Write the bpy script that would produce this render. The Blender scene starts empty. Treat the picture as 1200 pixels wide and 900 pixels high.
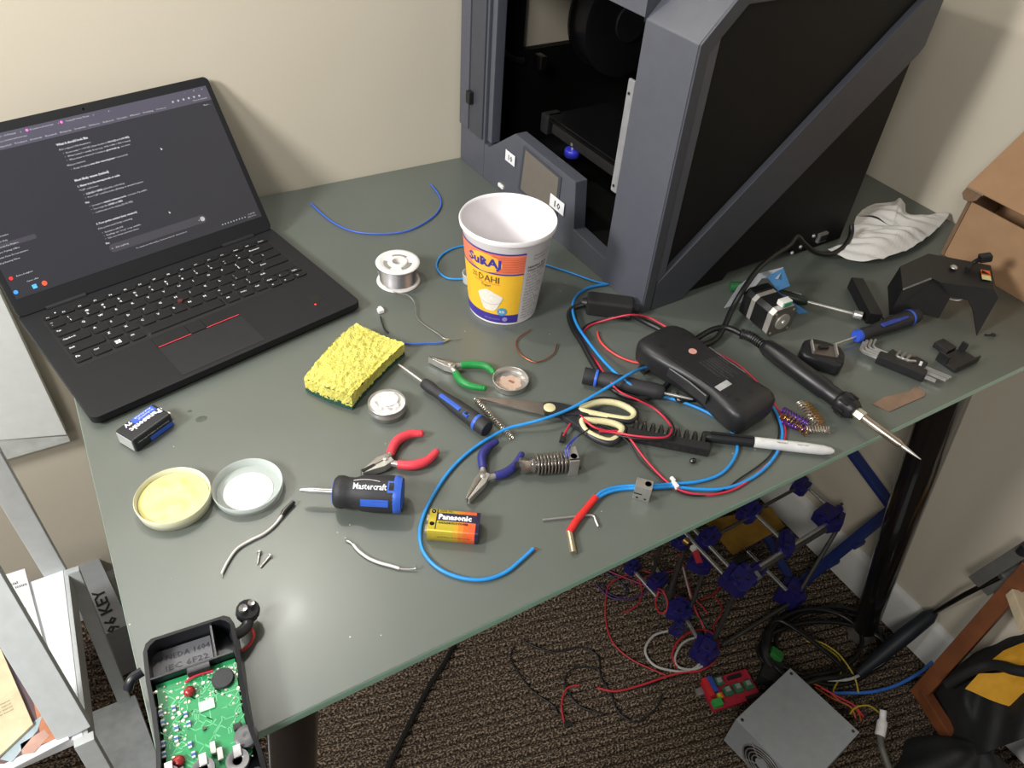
import bpy, bmesh, math, random
from mathutils import Vector as V, Matrix as MX, Euler
random.seed(7)
sc = bpy.context.scene; COL = sc.collection
TZ = 0.80                       # height of the desk top above the floor
# ---------------------------------------------------------------- camera
CAM_LOC = V((0.07728, -0.28817, TZ + 0.58654)); CAM_ROT = Euler((0.83006, -0.06321, -0.52054), 'XYZ'); FPX = 899.94
cd = bpy.data.cameras.new('camera'); cam = bpy.data.objects.new('camera', cd); COL.objects.link(cam)
cam.location = CAM_LOC; cam.rotation_euler = CAM_ROT
cd.sensor_fit = 'HORIZONTAL'; cd.sensor_width = 36; cd.lens = 36 * FPX / 1200; cd.clip_start = .01; cd.clip_end = 50
sc.camera = cam
# ---------------------------------------------------------------- world, lights, exposure
wd = bpy.data.worlds.new('room_light'); sc.world = wd; wd.use_nodes = True
wd.node_tree.nodes['Background'].inputs[0].default_value = (.93, .95, 1.0, 1)
wd.node_tree.nodes['Background'].inputs[1].default_value = .17
def area(name, loc, tgt, size, power, col):
    l = bpy.data.lights.new(name, 'AREA'); l.shape = 'DISK'; l.size = size; l.energy = power; l.color = col
    o = bpy.data.objects.new(name, l); COL.objects.link(o); o.location = loc
    o.rotation_euler = (V(tgt) - V(loc)).to_track_quat('-Z', 'Y').to_euler()
    return o
area('ceiling_lamp_left', (-.88, .15, TZ + .86), (.35, .35, TZ), .30, 20.5, (1.0, .985, .96))
area('ceiling_lamp_front', (-1.1, -1.05, TZ + 1.55), (.2, .5, TZ - .1), .6, 20, (1.0, .96, .9))
area('wall_lamp_shade', (-.08, .66, TZ + .86), (.12, .1, TZ), .26, 1.0, (.94, .98, 1.0))
l = bpy.data.lights.new('wall_lamp_bulb', 'POINT'); l.energy = 8.0; l.shadow_soft_size = .02; l.color = (1, .99, .94)
o = bpy.data.objects.new('wall_lamp_bulb', l); COL.objects.link(o); o.location = (.1875, .639, TZ + .86)
vs = sc.view_settings; vs.view_transform = 'Standard'; vs.look = 'None'; vs.gamma = 1; vs.use_curve_mapping = False
vs.exposure = 0.2
# ---------------------------------------------------------------- helpers
CM = CAM_ROT.to_matrix()
def P(px, py, h=0.0, z0=TZ):
    """point at height z0+h seen at pixel (1200x900 frame)"""
    d = CM @ V(((px - 600) / FPX, -(py - 450) / FPX, -1)); z = z0 + h
    return CAM_LOC + d * ((z - CAM_LOC.z) / d.z)
def F(px, py, h=0.0): return P(px, py, h, 0.0)
def lin(c): return tuple(((x / 255) / 12.92 if x / 255 <= .04045 else ((x / 255 + .055) / 1.055) ** 2.4) for x in c)
MATS = {}
def mat(name, c, rough=.5, metal=0, noise=.12, ns=60, bump=0, bs=200, emit=0, alpha=1, trans=0, spec=.5, c2=None, coat=0):
    if name in MATS: return MATS[name]
    m = bpy.data.materials.new(name); m.use_nodes = True; nt = m.node_tree; b = nt.nodes['Principled BSDF']
    col = lin(c); b.inputs['Roughness'].default_value = rough; b.inputs['Metallic'].default_value = metal
    b.inputs['Specular IOR Level'].default_value = spec
    tc = nt.nodes.new('ShaderNodeTexCoord')
    n = nt.nodes.new('ShaderNodeTexNoise'); n.inputs['Scale'].default_value = ns; n.inputs['Detail'].default_value = 5
    nt.links.new(tc.outputs['Object'], n.inputs['Vector'])
    r = nt.nodes.new('ShaderNodeValToRGB'); r.color_ramp.elements[0].position = .3; r.color_ramp.elements[1].position = .7
    a2 = lin(c2) if c2 else tuple(min(1, x * (1 + noise)) for x in col)
    a1 = col if c2 else tuple(x * (1 - noise) for x in col)
    r.color_ramp.elements[0].color = (*a1, 1); r.color_ramp.elements[1].color = (*a2, 1)
    nt.links.new(n.outputs['Fac'], r.inputs['Fac']); nt.links.new(r.outputs['Color'], b.inputs['Base Color'])
    if bump:
        n2 = nt.nodes.new('ShaderNodeTexNoise'); n2.inputs['Scale'].default_value = bs; n2.inputs['Detail'].default_value = 4
        nt.links.new(tc.outputs['Object'], n2.inputs['Vector'])
        bp = nt.nodes.new('ShaderNodeBump'); bp.inputs['Strength'].default_value = bump; bp.inputs['Distance'].default_value = .002
        nt.links.new(n2.outputs['Fac'], bp.inputs['Height']); nt.links.new(bp.outputs['Normal'], b.inputs['Normal'])
    if emit:
        b.inputs['Emission Color'].default_value = (*col, 1); b.inputs['Emission Strength'].default_value = emit
    if trans: b.inputs['Transmission Weight'].default_value = trans
    if coat: b.inputs['Coat Weight'].default_value = coat
    if alpha < 1: b.inputs['Alpha'].default_value = alpha
    MATS[name] = m; return m
def cat_rom(pts, k=8, closed=False):
    pts = [V(p) for p in pts]; n = len(pts)
    if n < 3: return pts
    out = []; rng = range(n if closed else n - 1)
    for i in rng:
        if closed: a, b, c, d = pts[(i - 1) % n], pts[i], pts[(i + 1) % n], pts[(i + 2) % n]
        else: a, b, c, d = pts[max(i - 1, 0)], pts[i], pts[i + 1], pts[min(i + 2, n - 1)]
        for j in range(k):
            t = j / k
            out.append(.5 * ((2 * b) + (c - a) * t + (2 * a - 5 * b + 4 * c - d) * t * t + (3 * b - a - 3 * c + d) * t ** 3))
    if not closed: out.append(pts[-1])
    return out
def axes(d, up=V((0, 0, 1))):
    d = V(d).normalized()
    if abs(d.dot(up)) > .95: up = V((0, 1, 0)) if abs(d.y) < .9 else V((1, 0, 0))
    s = d.cross(up).normalized(); return d, s, s.cross(d).normalized()
class MB:
    def __init__(s, T=None): s.v = []; s.f = []; s.m = []; s.T = T; s.mi = 0; s.bv = False
    def add(s, vs, fs, T=None):
        o = len(s.v); T = T if T is not None else MX.Identity(4)
        if s.T is not None: T = s.T @ T
        s.v += [T @ V(x) for x in vs]; s.f += [tuple(i + o for i in f) for f in fs]; s.m += [s.mi] * len(fs); return s
    def frombm(s, bm, T=None):
        bm.verts.index_update(); s.add([v.co.copy() for v in bm.verts], [[v.index for v in f.verts] for f in bm.faces], T); bm.free(); return s
    def box(s, c, d, T=None, bev=0, seg=2):
        bm = bmesh.new(); bmesh.ops.create_cube(bm, size=1)
        for v in bm.verts: v.co = V((v.co.x * d[0], v.co.y * d[1], v.co.z * d[2]))
        if bev: s.bv = True; bmesh.ops.bevel(bm, geom=list(bm.edges), offset=bev, segments=seg, profile=.5, affect='EDGES')
        t = MX.Translation(c); return s.frombm(bm, (T @ t) if T is not None else t)
    def bar(s, a, b, w, h=None, bev=0, up=V((0, 0, 1))):
        a, b = V(a), V(b); d, sd, u = axes(b - a, up); L = (b - a).length
        T = MX(((d.x, sd.x, u.x, (a.x + b.x) / 2), (d.y, sd.y, u.y, (a.y + b.y) / 2), (d.z, sd.z, u.z, (a.z + b.z) / 2), (0, 0, 0, 1)))
        return s.box((0, 0, 0), (L, w, h or w), T, bev)
    def cyl(s, a, b, r, r2=None, n=16, T=None, caps=True):
        return s.tube([a, b], [r, r if r2 is None else r2], n, T=T, caps=caps)
    def tube(s, pts, r, n=8, closed=False, T=None, caps=True, up=None):
        pts = [V(p) for p in pts]; N = len(pts)
        rr = r if isinstance(r, (list, tuple)) else [r] * N
        vs = []; fs = []; u = None
        for i in range(N):
            if closed: t = pts[(i + 1) % N] - pts[i - 1]
            else: t = pts[min(i + 1, N - 1)] - pts[max(i - 1, 0)]
            if t.length < 1e-9: t = V((0, 0, 1))
            t.normalize()
            if u is None: _, _, u = axes(t)
            else:
                u = u - t * u.dot(t)
                if u.length < 1e-6: _, _, u = axes(t)
                u.normalize()
            w = t.cross(u)
            for j in range(n):
                a = 2 * math.pi * j / n; vs.append(pts[i] + (u * math.cos(a) + w * math.sin(a)) * rr[i])
        for i in range(N if closed else N - 1):
            for j in range(n):
                k = (i + 1) % N; fs.append((i * n + j, i * n + (j + 1) % n, k * n + (j + 1) % n, k * n + j))
        if caps and not closed: fs.append(tuple(range(n - 1, -1, -1))); fs.append(tuple(range((N - 1) * n, N * n)))
        return s.add(vs, fs, T)
    def lathe(s, prof, n=32, T=None, caps=True):
        vs = []; fs = []; N = len(prof)
        for r, z in prof:
            for j in range(n):
                a = 2 * math.pi * j / n; vs.append((r * math.cos(a), r * math.sin(a), z))
        for i in range(N - 1):
            for j in range(n): fs.append((i * n + j, i * n + (j + 1) % n, (i + 1) * n + (j + 1) % n, (i + 1) * n + j))
        if caps:
            if prof[0][0] > 1e-5: fs.append(tuple(range(n - 1, -1, -1)))
            if prof[-1][0] > 1e-5: fs.append(tuple(range((N - 1) * n, N * n)))
        return s.add(vs, fs, T)
    def prism(s, poly, z0, z1, T=None, bev=0, taper=None):
        bm = bmesh.new(); n = len(poly)
        A = [bm.verts.new((p[0], p[1], z0)) for p in poly]; q = taper or poly
        B = [bm.verts.new((p[0], p[1], z1)) for p in q]
        bm.faces.new(A[::-1]); bm.faces.new(B)
        for i in range(n): bm.faces.new((A[i], A[(i + 1) % n], B[(i + 1) % n], B[i]))
        bmesh.ops.recalc_face_normals(bm, faces=bm.faces)
        if bev: s.bv = True; bmesh.ops.bevel(bm, geom=[e for e in bm.edges], offset=bev, segments=2, profile=.5, affect='EDGES')
        bmesh.ops.triangulate(bm, faces=[f for f in bm.faces if len(f.verts) > 4])
        return s.frombm(bm, T)
    def grid(s, fn, nu, nv, T=None, cu=False):
        vs = [fn(i / nu, j / nv) for i in range(nu + 1) for j in range(nv + 1)]
        fs = [(i * (nv + 1) + j, (i + 1) * (nv + 1) + j, (i + 1) * (nv + 1) + j + 1, i * (nv + 1) + j + 1) for i in range(nu) for j in range(nv)]
        return s.add(vs, fs, T)
    def sphere(s, c, r, T=None, n=16, m=8):
        r = r if isinstance(r, (tuple, list)) else (r, r, r)
        prof = [(max(1e-6, math.sin(math.pi * i / m)), -math.cos(math.pi * i / m)) for i in range(m + 1)]
        t = MX.Translation(c) @ MX.Diagonal((*r, 1)); return s.lathe(prof, n, (T @ t) if T is not None else t)
    def build(s, name, mats, parent=None, smooth=40):
        me = bpy.data.meshes.new(name); me.from_pydata([tuple(x) for x in s.v], [], s.f)
        if not isinstance(mats, (list, tuple)): mats = [mats]
        for m in mats: me.materials.append(m)
        if len(mats) > 1: me.polygons.foreach_set('material_index', s.m)
        if smooth:
            me.polygons.foreach_set('use_smooth', [True] * len(me.polygons)); me.set_sharp_from_angle(angle=math.radians(smooth if s.bv or smooth != 40 else 52))
        me.update(); o = bpy.data.objects.new(name, me); COL.objects.link(o)
        if s.bv and smooth: w_ = o.modifiers.new('weighted', 'WEIGHTED_NORMAL'); w_.keep_sharp = True; w_.weight = 80
        if parent: o.parent = parent
        return o
    def solo(s, name, mats, label, cat, group=None, smooth=40):
        xs = [v.x for v in s.v]; ys = [v.y for v in s.v]; c = V(((min(xs) + max(xs)) / 2, (min(ys) + max(ys)) / 2, min(v.z for v in s.v)))
        s.v = [v - c for v in s.v]; o = s.build(name, mats, None, smooth); o.location = c; tag(o, label, cat, group); return o
def tag(o, label, cat, group=None):
    o['label'] = label; o['category'] = cat
    if group: o['group'] = group
    return o
def thing(name, label, cat, loc=(0, 0, 0), rz=0, group=None):
    o = bpy.data.objects.new(name, None); COL.objects.link(o); o.empty_display_size = .02
    o.location = loc; o.rotation_euler = (0, 0, rz); return tag(o, label, cat, group)
def struct(mb, name, m, smooth=40):
    o = mb.build(name, m, None, smooth); o['kind'] = 'structure'; return o
def along(a, b):
    """frame on the desk from a towards b: location, heading, length"""
    d = b - a; return a, math.atan2(d.y, d.x), math.hypot(d.x, d.y)
# lettering: outlines of the built-in font as flat meshes
_tc = {}
def txt(s, bold=0):
    k = (s, bold)
    if k not in _tc:
        c = bpy.data.curves.new('t', 'FONT'); c.body = s; c.size = 1; c.resolution_u = 1; c.offset = bold; c.fill_mode = 'FRONT'
        o = bpy.data.objects.new('t', c); me = o.to_mesh()
        vs = [v.co.copy() for v in me.vertices]; fs = [tuple(p.vertices) for p in me.polygons]
        o.to_mesh_clear(); bpy.data.objects.remove(o); bpy.data.curves.remove(c); _tc[k] = (vs, fs)
    return _tc[k]
def put_text(mb, s, T, size, width=None, fn=None, bold=0, height=None, center=False):
    """text with its baseline start at T origin; width squeezes it to that length; fn wraps points"""
    vs, fs = txt(s, bold)
    if not vs: return
    w = max(v.x for v in vs); k = size; kx = (width / w) if width else k
    ox = -w * kx / 2 if center else 0
    pts = [V((v.x * kx + ox, v.y * k, 0)) for v in vs]
    if fn: pts = [fn(p) for p in pts]
    mb.add(pts, fs, T)
def quad(mb, T, x0, y0, x1, y1, z=0): mb.add([(x0, y0, z), (x1, y0, z), (x1, y1, z), (x0, y1, z)], [(0, 1, 2, 3)], T)
def Tm(loc=(0, 0, 0), rot=(0, 0, 0)): return MX.Translation(loc) @ Euler(rot, 'XYZ').to_matrix().to_4x4()
def basis(o, x, y, z): return MX(((x[0], y[0], z[0], o[0]), (x[1], y[1], z[1], o[1]), (x[2], y[2], z[2], o[2]), (0, 0, 0, 1)))
# ---------------------------------------------------------------- common materials
black = mat('black_plastic', (26, 26, 28), .45, noise=.2); blackmatte = mat('black_rubber', (24, 24, 25), .75)
steel = mat('steel', (196, 194, 190), .33, .75, .1); darksteel = mat('dark_steel', (95, 92, 90), .35, 1); chrome = mat('chrome', (205, 205, 205), .3, .9)
white = mat('white_plastic', (228, 226, 222), .45, noise=.04); copper = mat('copper', (190, 110, 80), .35, 1)
blackprint = mat('black_print', (20, 20, 22), .7); whiteprint = mat('white_print', (225, 225, 228), .7, noise=.03)
# ---------------------------------------------------------------- setting
wall_m = mat('cream_wall_paint', (205, 196, 178), .85, noise=.03, ns=3, bump=.06, bs=160)
trim_m = mat('white_trim_paint', (214, 213, 208), .55, noise=.03)
WY, WX = .776, 1.254
struct(MB().box((-.85, WY + .05, 1.3), (4.308, .1, 2.6)), 'wall_back', wall_m)
struct(MB().box((WX + .05, -.9, 1.3), (.1, 3.352, 2.6)), 'wall_right', wall_m)
def baseb(a, b, n):  # profile board against a wall
    mb = MB(); mb.prism([(0, 0), (.014, 0), (.014, .085), (.008, .097), (0, .099)], 0, (b - a).length, basis(a, n, (0, 0, 1), (b - a).normalized())); return mb
struct(baseb(V((WX, -2.5, 0)), V((WX, WY, 0)), (-1, 0, 0)), 'baseboard_right', trim_m)
struct(baseb(V((-3, WY, 0)), V((WX, WY, 0)), (0, -1, 0)), 'baseboard_back', trim_m)
def carpet_mat():
    m = bpy.data.materials.new('ribbed_carpet'); m.use_nodes = True; nt = m.node_tree; b = nt.nodes['Principled BSDF']; b.inputs['Roughness'].default_value = .95
    b.inputs['Specular IOR Level'].default_value = .1
    tc = nt.nodes.new('ShaderNodeTexCoord')
    mp = nt.nodes.new('ShaderNodeMapping'); mp.inputs['Scale'].default_value = (150, 260, 1); nt.links.new(tc.outputs['Object'], mp.inputs['Vector'])
    v = nt.nodes.new('ShaderNodeTexNoise'); v.inputs['Scale'].default_value = 1.6; v.inputs['Detail'].default_value = 3; nt.links.new(mp.outputs['Vector'], v.inputs['Vector'])
    r = nt.nodes.new('ShaderNodeValToRGB'); e = r.color_ramp.elements
    e[0].position = .36; e[0].color = (*lin((34, 29, 26)), 1); e[1].position = .66; e[1].color = (*lin((158, 140, 120)), 1)
    x = e.new(.5); x.color = (*lin((76, 65, 55)), 1)
    nt.links.new(v.outputs['Fac'], r.inputs['Fac']); nt.links.new(r.outputs['Color'], b.inputs['Base Color'])
    bp = nt.nodes.new('ShaderNodeBump'); bp.inputs['Strength'].default_value = 1; bp.inputs['Distance'].default_value = .004
    nt.links.new(v.outputs['Fac'], bp.inputs['Height']); nt.links.new(bp.outputs['Normal'], b.inputs['Normal']); return m
fl = MB(); NR = 260; pitch = .0175; vs = []; fs = []
for i in range(NR * 4 + 1):
    y = (i / 4 - NR / 2) * pitch; z = (-.011, -.002, 0, -.002)[i % 4]
    vs += [(-2.3, y, z), (2.3, y, z)]
    if i: fs.append((2 * i - 2, 2 * i - 1, 2 * i + 1, 2 * i))
fl.add(vs, fs); fo = struct(fl, 'floor', carpet_mat()); fo.location = (0, 0, 0); fo.rotation_euler = (0, 0, math.radians(-14))
# ---------------------------------------------------------------- desk
def glass_mat():
    m = bpy.data.materials.new('frosted_green_glass'); m.use_nodes = True; nt = m.node_tree; b = nt.nodes['Principled BSDF']
    tc = nt.nodes.new('ShaderNodeTexCoord')
    n = nt.nodes.new('ShaderNodeTexNoise'); n.inputs['Scale'].default_value = 5; n.inputs['Detail'].default_value = 6; nt.links.new(tc.outputs['Object'], n.inputs['Vector'])
    r = nt.nodes.new('ShaderNodeValToRGB'); e = r.color_ramp.elements; e[0].position = .3; e[1].position = .72
    e[0].color = (*lin((86, 92, 86)), 1); e[1].color = (*lin((95, 101, 95)), 1); nt.links.new(n.outputs['Fac'], r.inputs['Fac'])
    # dust specks
    d = nt.nodes.new('ShaderNodeTexVoronoi'); d.inputs['Scale'].default_value = 60; nt.links.new(tc.outputs['Object'], d.inputs['Vector'])
    lt = nt.nodes.new('ShaderNodeMath'); lt.operation = 'LESS_THAN'; lt.inputs[1].default_value = .045; nt.links.new(d.outputs['Distance'], lt.inputs[0])
    mk = nt.nodes.new('ShaderNodeTexNoise'); mk.inputs['Scale'].default_value = 14; nt.links.new(tc.outputs['Object'], mk.inputs['Vector'])
    gt = nt.nodes.new('ShaderNodeMath'); gt.operation = 'GREATER_THAN'; gt.inputs[1].default_value = .56; nt.links.new(mk.outputs['Fac'], gt.inputs[0])
    mu = nt.nodes.new('ShaderNodeMath'); mu.operation = 'MULTIPLY'; nt.links.new(lt.outputs[0], mu.inputs[0]); nt.links.new(gt.outputs[0], mu.inputs[1])
    mx = nt.nodes.new('ShaderNodeMix'); mx.data_type = 'RGBA'; mx.inputs['B'].default_value = (*lin((176, 178, 168)), 1)
    nt.links.new(mu.outputs[0], mx.inputs['Factor']); nt.links.new(r.outputs['Color'], mx.inputs['A']); nt.links.new(mx.outputs['Result'], b.inputs['Base Color'])
    b.inputs['Roughness'].default_value = .38; b.inputs['Specular IOR Level'].default_value = .8; b.inputs['Coat Weight'].default_value = .03; b.inputs['Coat Roughness'].default_value = .13
    return m
glass = glass_mat(); glass_edge = mat('green_glass_edge', (150, 186, 166), .2, noise=.05)
desk = thing('glass_desk', 'frosted green glass desk on splayed black tube legs', 'desk', (.62, .386, 0))
DT = MX.Translation((-.62, -.386, 0))
W_, D_ = 1.25, .7724
top = MB(DT); top.box((W_ / 2, D_ / 2, TZ - .005), (W_, D_, .01), bev=.0015, seg=2)
for i, f in enumerate(top.f):
    n = (top.v[f[1]] - top.v[f[0]]).cross(top.v[f[2]] - top.v[f[1]]).normalized(); top.m[i] = 0 if n.z > .9 else 1
top.build('glass_top', [glass, glass_edge], desk)
legm = mat('black_gloss_paint', (22, 21, 22), .18, noise=.1, coat=.5)
def leg(a, b, r1, r2):
    a, b = V(a), V(b); o = MB(DT).tube([a, a + (b - a) * .5, b + V((0, 0, .03))], [r1, (r1 + r2) / 2, r2], 24).build('leg', legm, desk)
    MB(DT).lathe([(r2 * .6, .035), (r2 * .8, .03), (r2 * 1.05, .012), (r2 * 1.1, .002), (r2 * 1.0, 0)], 24, MX.Translation((b.x, b.y, 0))).build('foot', chrome, o)
tR = P(1138, 384, -.012)
leg(tR, (1.172, .018, 0), .032, .022)
leg((.115, .075, TZ - .012), (.0, .01, 0), .024, .02)
leg((1.05, .69, TZ - .012), (1.17, .745, 0), .032, .022)
leg((.115, .70, TZ - .012), (.02, .745, 0), .024, .02)
fr = MB(DT)
for a, b in (((.13, .1), (1.03, .1)), ((.13, .68), (1.03, .68)), ((.13, .1), (.13, .68)), ((1.03, .1), (1.03, .68))): fr.bar((*a, TZ - .023), (*b, TZ - .023), .03, .025)
fr.build('frame_rail', legm, desk)
spot = mat('dried_spot', (72, 78, 70), .55, noise=.15, ns=200)
for px_, py_, r_ in ((236, 491, .0052), (222, 482, .0022)):
    c_ = P(px_, py_, .0001); q = MB(DT); q.lathe([(.0001, .0002), (r_ * .8, .0002), (r_, 0)], 20, MX.Translation(c_) @ MX.Diagonal((1.15, .85, 1, 1))); q.build('dried_spot', spot, desk)
# ---------------------------------------------------------------- laptop
LT = .22722
lap = thing('laptop', 'open black laptop leaning its lid on the wall, dark text page on screen', 'laptop', (.01289, .37772, TZ), LT)
lapm = mat('laptop_soft_black', (25, 26, 29), .55, noise=.06, bump=.03, bs=900, spec=.3); keym = mat('laptop_key', (18, 19, 21), .5, noise=.05, spec=.35)
w, d = .3235, .217
rb = lambda x0, y0, x1, y1, r, n=5: [(cx + r * math.cos(a), cy + r * math.sin(a)) for cx, cy, a0 in ((x1 - r, y1 - r, 0), (x0 + r, y1 - r, 90), (x0 + r, y0 + r, 180), (x1 - r, y0 + r, 270)) for a in [math.radians(a0 + 90 * k / n) for k in range(n + 1)]]
base = MB(); base.prism(rb(.004, .004, w - .004, d - .003, .008), 0, .005, taper=rb(0, 0, w, d, .008)); base.prism(rb(0, 0, w, d, .008), .005, .0135, bev=.0008)
bo = base.build('base', lapm, lap)
K = MB(); leg_txt = MB()
mm = .001
def key(x, y, kw, kh, s=None, ts=.0048):
    k = MB(); poly = rb(x, y, x + kw, y + kh, .0022, 3); k.prism(poly, .0136, .0152, taper=[(x + kw / 2 + (a - x - kw / 2) * .96, y + kh / 2 + (b - y - kh / 2) * .93) for a, b in poly])
    k.build('key', keym, bo)
    if s: 
        for i, part in enumerate(s.split('|')): put_text(leg_txt, part, MX.Translation((x + .0028, y + kh - .0068 - i * .0065, .01535)), ts if len(part) < 3 else ts * .72, bold=.02)
KB = MB(); KB.prism(rb(.0185, .086, .3055, .1975, .003), .0134, .01362); KB.build('keyboard_well', mat('key_well', (16, 16, 18), .6), bo)
G = .0026; x0 = .0205; pit = .01905
for i in range(16):     # function row
    t = ['Esc', 'F1', 'F2', 'F3', 'F4', 'F5', 'F6', 'F7', 'F8', 'F9', 'F10', 'F11', 'F12', 'Home', 'End', 'Delete'][i]
    kw = (.2835 - 15 * .0018) / 16; key(x0 + i * (kw + .0018), .186, kw, .0098, t, .0036)
rows = [(.1667, ['~|`', '!|1', '@|2', '#|3', '$|4', '%|5', '^|6', '&|7', '*|8', '(|9', ')|0', '_|-', '+|=', 'Backspace'], [1] * 13 + [1.88]),
        (.1480, ['Tab', 'Q', 'W', 'E', 'R', 'T', 'Y', 'U', 'I', 'O', 'P', '{|[', '}|]', '\\'], [1.45] + [1] * 12 + [1.43]),
        (.1293, ['CapsLock', 'A', 'S', 'D', 'F', 'G', 'H', 'J', 'K', 'L', ':|;', '"|\'', 'Enter'], [1.75] + [1] * 11 + [2.13]),
        (.1106, ['Shift', 'Z', 'X', 'C', 'V', 'B', 'N', 'M', '<|,', '>|.', '?|/', 'Shift'], [2.2] + [1] * 10 + [2.68])]
for y, names, ws in rows:
    x = x0
    for n_, k in zip(names, ws): key(x, y, k * pit - G, .0161, n_); x += k * pit
x = x0
for n_, k in zip(['Fn', 'Ctrl', '', 'Alt', '', 'Alt', 'PrtSc', 'Ctrl'], [1, 1.15, 1, 1, 5.1, 1, 1, .95]):
    key(x, .0885 + .0034, k * pit - G, .0161, n_); x += k * pit
for i, (n_, yy) in enumerate((('PgUp', .1005), ('^', .1005), ('PgDn', .1005), ('<', .0885), ('v', .0885), ('>', .0885))):
    key(x + (i % 3) * .0175, yy, .0155, .0102, n_, .0042)
# window mark on its key
wx = x0 + 2.15 * pit
for a in (0, 1):
    for b in (0, 1): quad(leg_txt, None, wx + .004 + a * .0033, .0975 + b * .0033, wx + .0068 + a * .0033, .1003 + b * .0033, .01535)
leg_txt.build('key_legends', whiteprint, bo, 0)
# pointing stick, three buttons with red stripes, touchpad, fingerprint reader
MB().lathe([(.0001, .0172), (.003, .0168), (.0034, .0136)], 12, MX.Translation((.1545, .1290, 0))).build('pointing_stick', mat('red_rubber', (82, 30, 32), .7), bo)
redm = mat('red_stripe', (205, 50, 66), .5)
for a, b in ((.098, .1365), (.1372, .1553), (.156, .1965)):
    k = MB(); k.prism(rb(a, .0655, b, .0835, .0012, 2), .0134, .0144); k.build('trackpoint_button', keym, bo)
s_ = MB(); quad(s_, None, .0985, .0645, .137, .0657, .01447); quad(s_, None, .1555, .0645, .196, .0657, .01447); s_.build('button_stripe', redm, bo, 0)
t_ = MB(); t_.prism(rb(.098, .006, .1965, .064, .002, 2), .0134, .0138); t_.build('touchpad', mat('touchpad_black', (30, 31, 34), .45, spec=.35), bo)
t_ = MB(); t_.prism(rb(.277, .031, .291, .045, .003, 3), .0134, .0137); t_.build('fingerprint_reader', mat('reader_gloss', (18, 18, 20), .2), bo)
t_ = MB(); t_.lathe([(.0001, .0139), (.0011, .0139), (.0011, .0134)], 8, MX.Translation((.2768, .0283, 0))); t_.build('indicator_light', mat('red_led', (255, 60, 60), .4, emit=1.5), bo)
t_ = MB(); t_.lathe([(.0001, .01545), (.0007, .01545)], 8, MX.Translation((.0345, .194, 0))); t_.build('indicator_light', mat('blue_led', (190, 215, 255), .4, emit=2), bo)
# lid: local frame x along hinge, y up the lid, z towards the user
a = math.radians(124); LID = basis((0, .209, .0135), (1, 0, 0), (0, -math.cos(a), math.sin(a)), (0, -math.sin(a), -math.cos(a)))
ld = MB(LID); ld.prism(rb(0, .001, w, .2075, .007), -.0055, 0, bev=.0008); lo = ld.build('lid', lapm, lap)
for xa in (.03, .25): MB().cyl((xa, .211, .012), (xa + .045, .211, .012), .0048, n=12).build('hinge', lapm, lap)
scr = mat('screen_dark_page', (40, 40, 45), .3, noise=.02, emit=.6, spec=.5)
s_ = MB(LID); quad(s_, None, .007, .021, w - .007, .1965, .0003); so = s_.build('screen', scr, lo, 0)
s_ = MB(LID); quad(s_, None, .007, .1785, w - .007, .1963, .0005); s_.build('browser_bar', mat('screen_bar', (68, 66, 78), .3, noise=.02, emit=.5), so, 0)
s_ = MB(LID); s_.mi = 0
s_.prism(rb(.122, .0365, .2455, .0465, .0045), .0004, .0005); s_.build('input_field', mat('screen_field', (58, 57, 63), .3, noise=.02, emit=.5), so, 0); s_ = MB(LID); s_.prism(rb(.007, .078, .056, .0835, .0015), .0004, .0005); s_.build('selected_row', MATS['screen_field'], so, 0); s_ = MB(LID); quad(s_, None, .120, .0805, .2, .0807, .0005)
s_.build('divider_line', MATS['screen_field'], so, 0)
st = MB(LID); sb = MB(LID)
def line(x, y, s, size, w_=None, bold=0, col=None): put_text(st if col is None else col, s, MX.Translation((x * mm, y * mm, .0007)), size * mm, w_ * mm if w_ else None, bold=bold)
line(119.8, 168.6, 'What it should look like', 3.6, 35.6, .04)
line(120.2, 163, "If it's a typical 100k thermistor:", 2.8, 36)
for y, s, w1 in ((158.2, 'Room temp = ~100 k\u03a9 (often shown as', 47), (154.0, 'When heated = usually drops (e.g., 100k > 80k > 50k > lower)', 74), (149.8, 'When meter is removed = resistance', 42), (139.3, 'Keeps dropping', 18)):
    line(122.4, y, '\u2022', 3); line(125.5, y, s, 2.8, w1)
line(173.5, 158.2, '100.0 k\u03a9 or 0.100 M\u03a9)', 2.8, 26.5, .035); line(168.4, 149.8, 'goes back up', 2.8, 16, .035); line(185, 149.8, ', not down', 2.8, 12)
line(144.4, 139.3, 'even after removing heat', 2.8, 29, .035); line(174, 139.3, '= not normal', 2.8, 15)
line(120.2, 144.3, 'What you described:', 2.8, 21)
line(120.4, 125.8, 'Most likely causes (ranked)', 3.6, 39.8, .04)
line(120.2, 118.8, '1. Meter is in the wrong mode or scale', 3.1, 50, .04)
line(120.4, 114.0, '"0.28" could mean:', 2.8, 22)
for y, s, w1 in ((104.4, 'Poor 0.28" could be meter glitching or unusual behavior', 67), (94.0, 'Set meter to', 13), (89.8, 'Use a range like', 16.5), (85.6, 'Confirm units on the display (\u03a9, k\u03a9, M\u03a9)', 45), (61, 'Resistance will drift', 22), (57.2, 'Readings can "creep" or go unstable', 42), (53.4, 'Can even show nonsense values', 37.5)):
    line(122.4, y, '\u2022', 3); line(125.5, y, s, 2.8, w1)
line(122.4, 108.5, '\u2022', 3); line(125.5, 108.5, '0.28 k\u03a9 = 280\u03a9', 2.8, 19, .035); line(145.5, 108.5, '(plausible cold value)', 2.8, 25.5)
line(139.5, 94, 'manual resistance mode', 2.8, 27, .035); line(167.3, 94, ', not auto if possible', 2.8, 25); line(143, 89.8, '200k\u03a9 or 2M\u03a9', 2.8, 17, .035)
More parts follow.
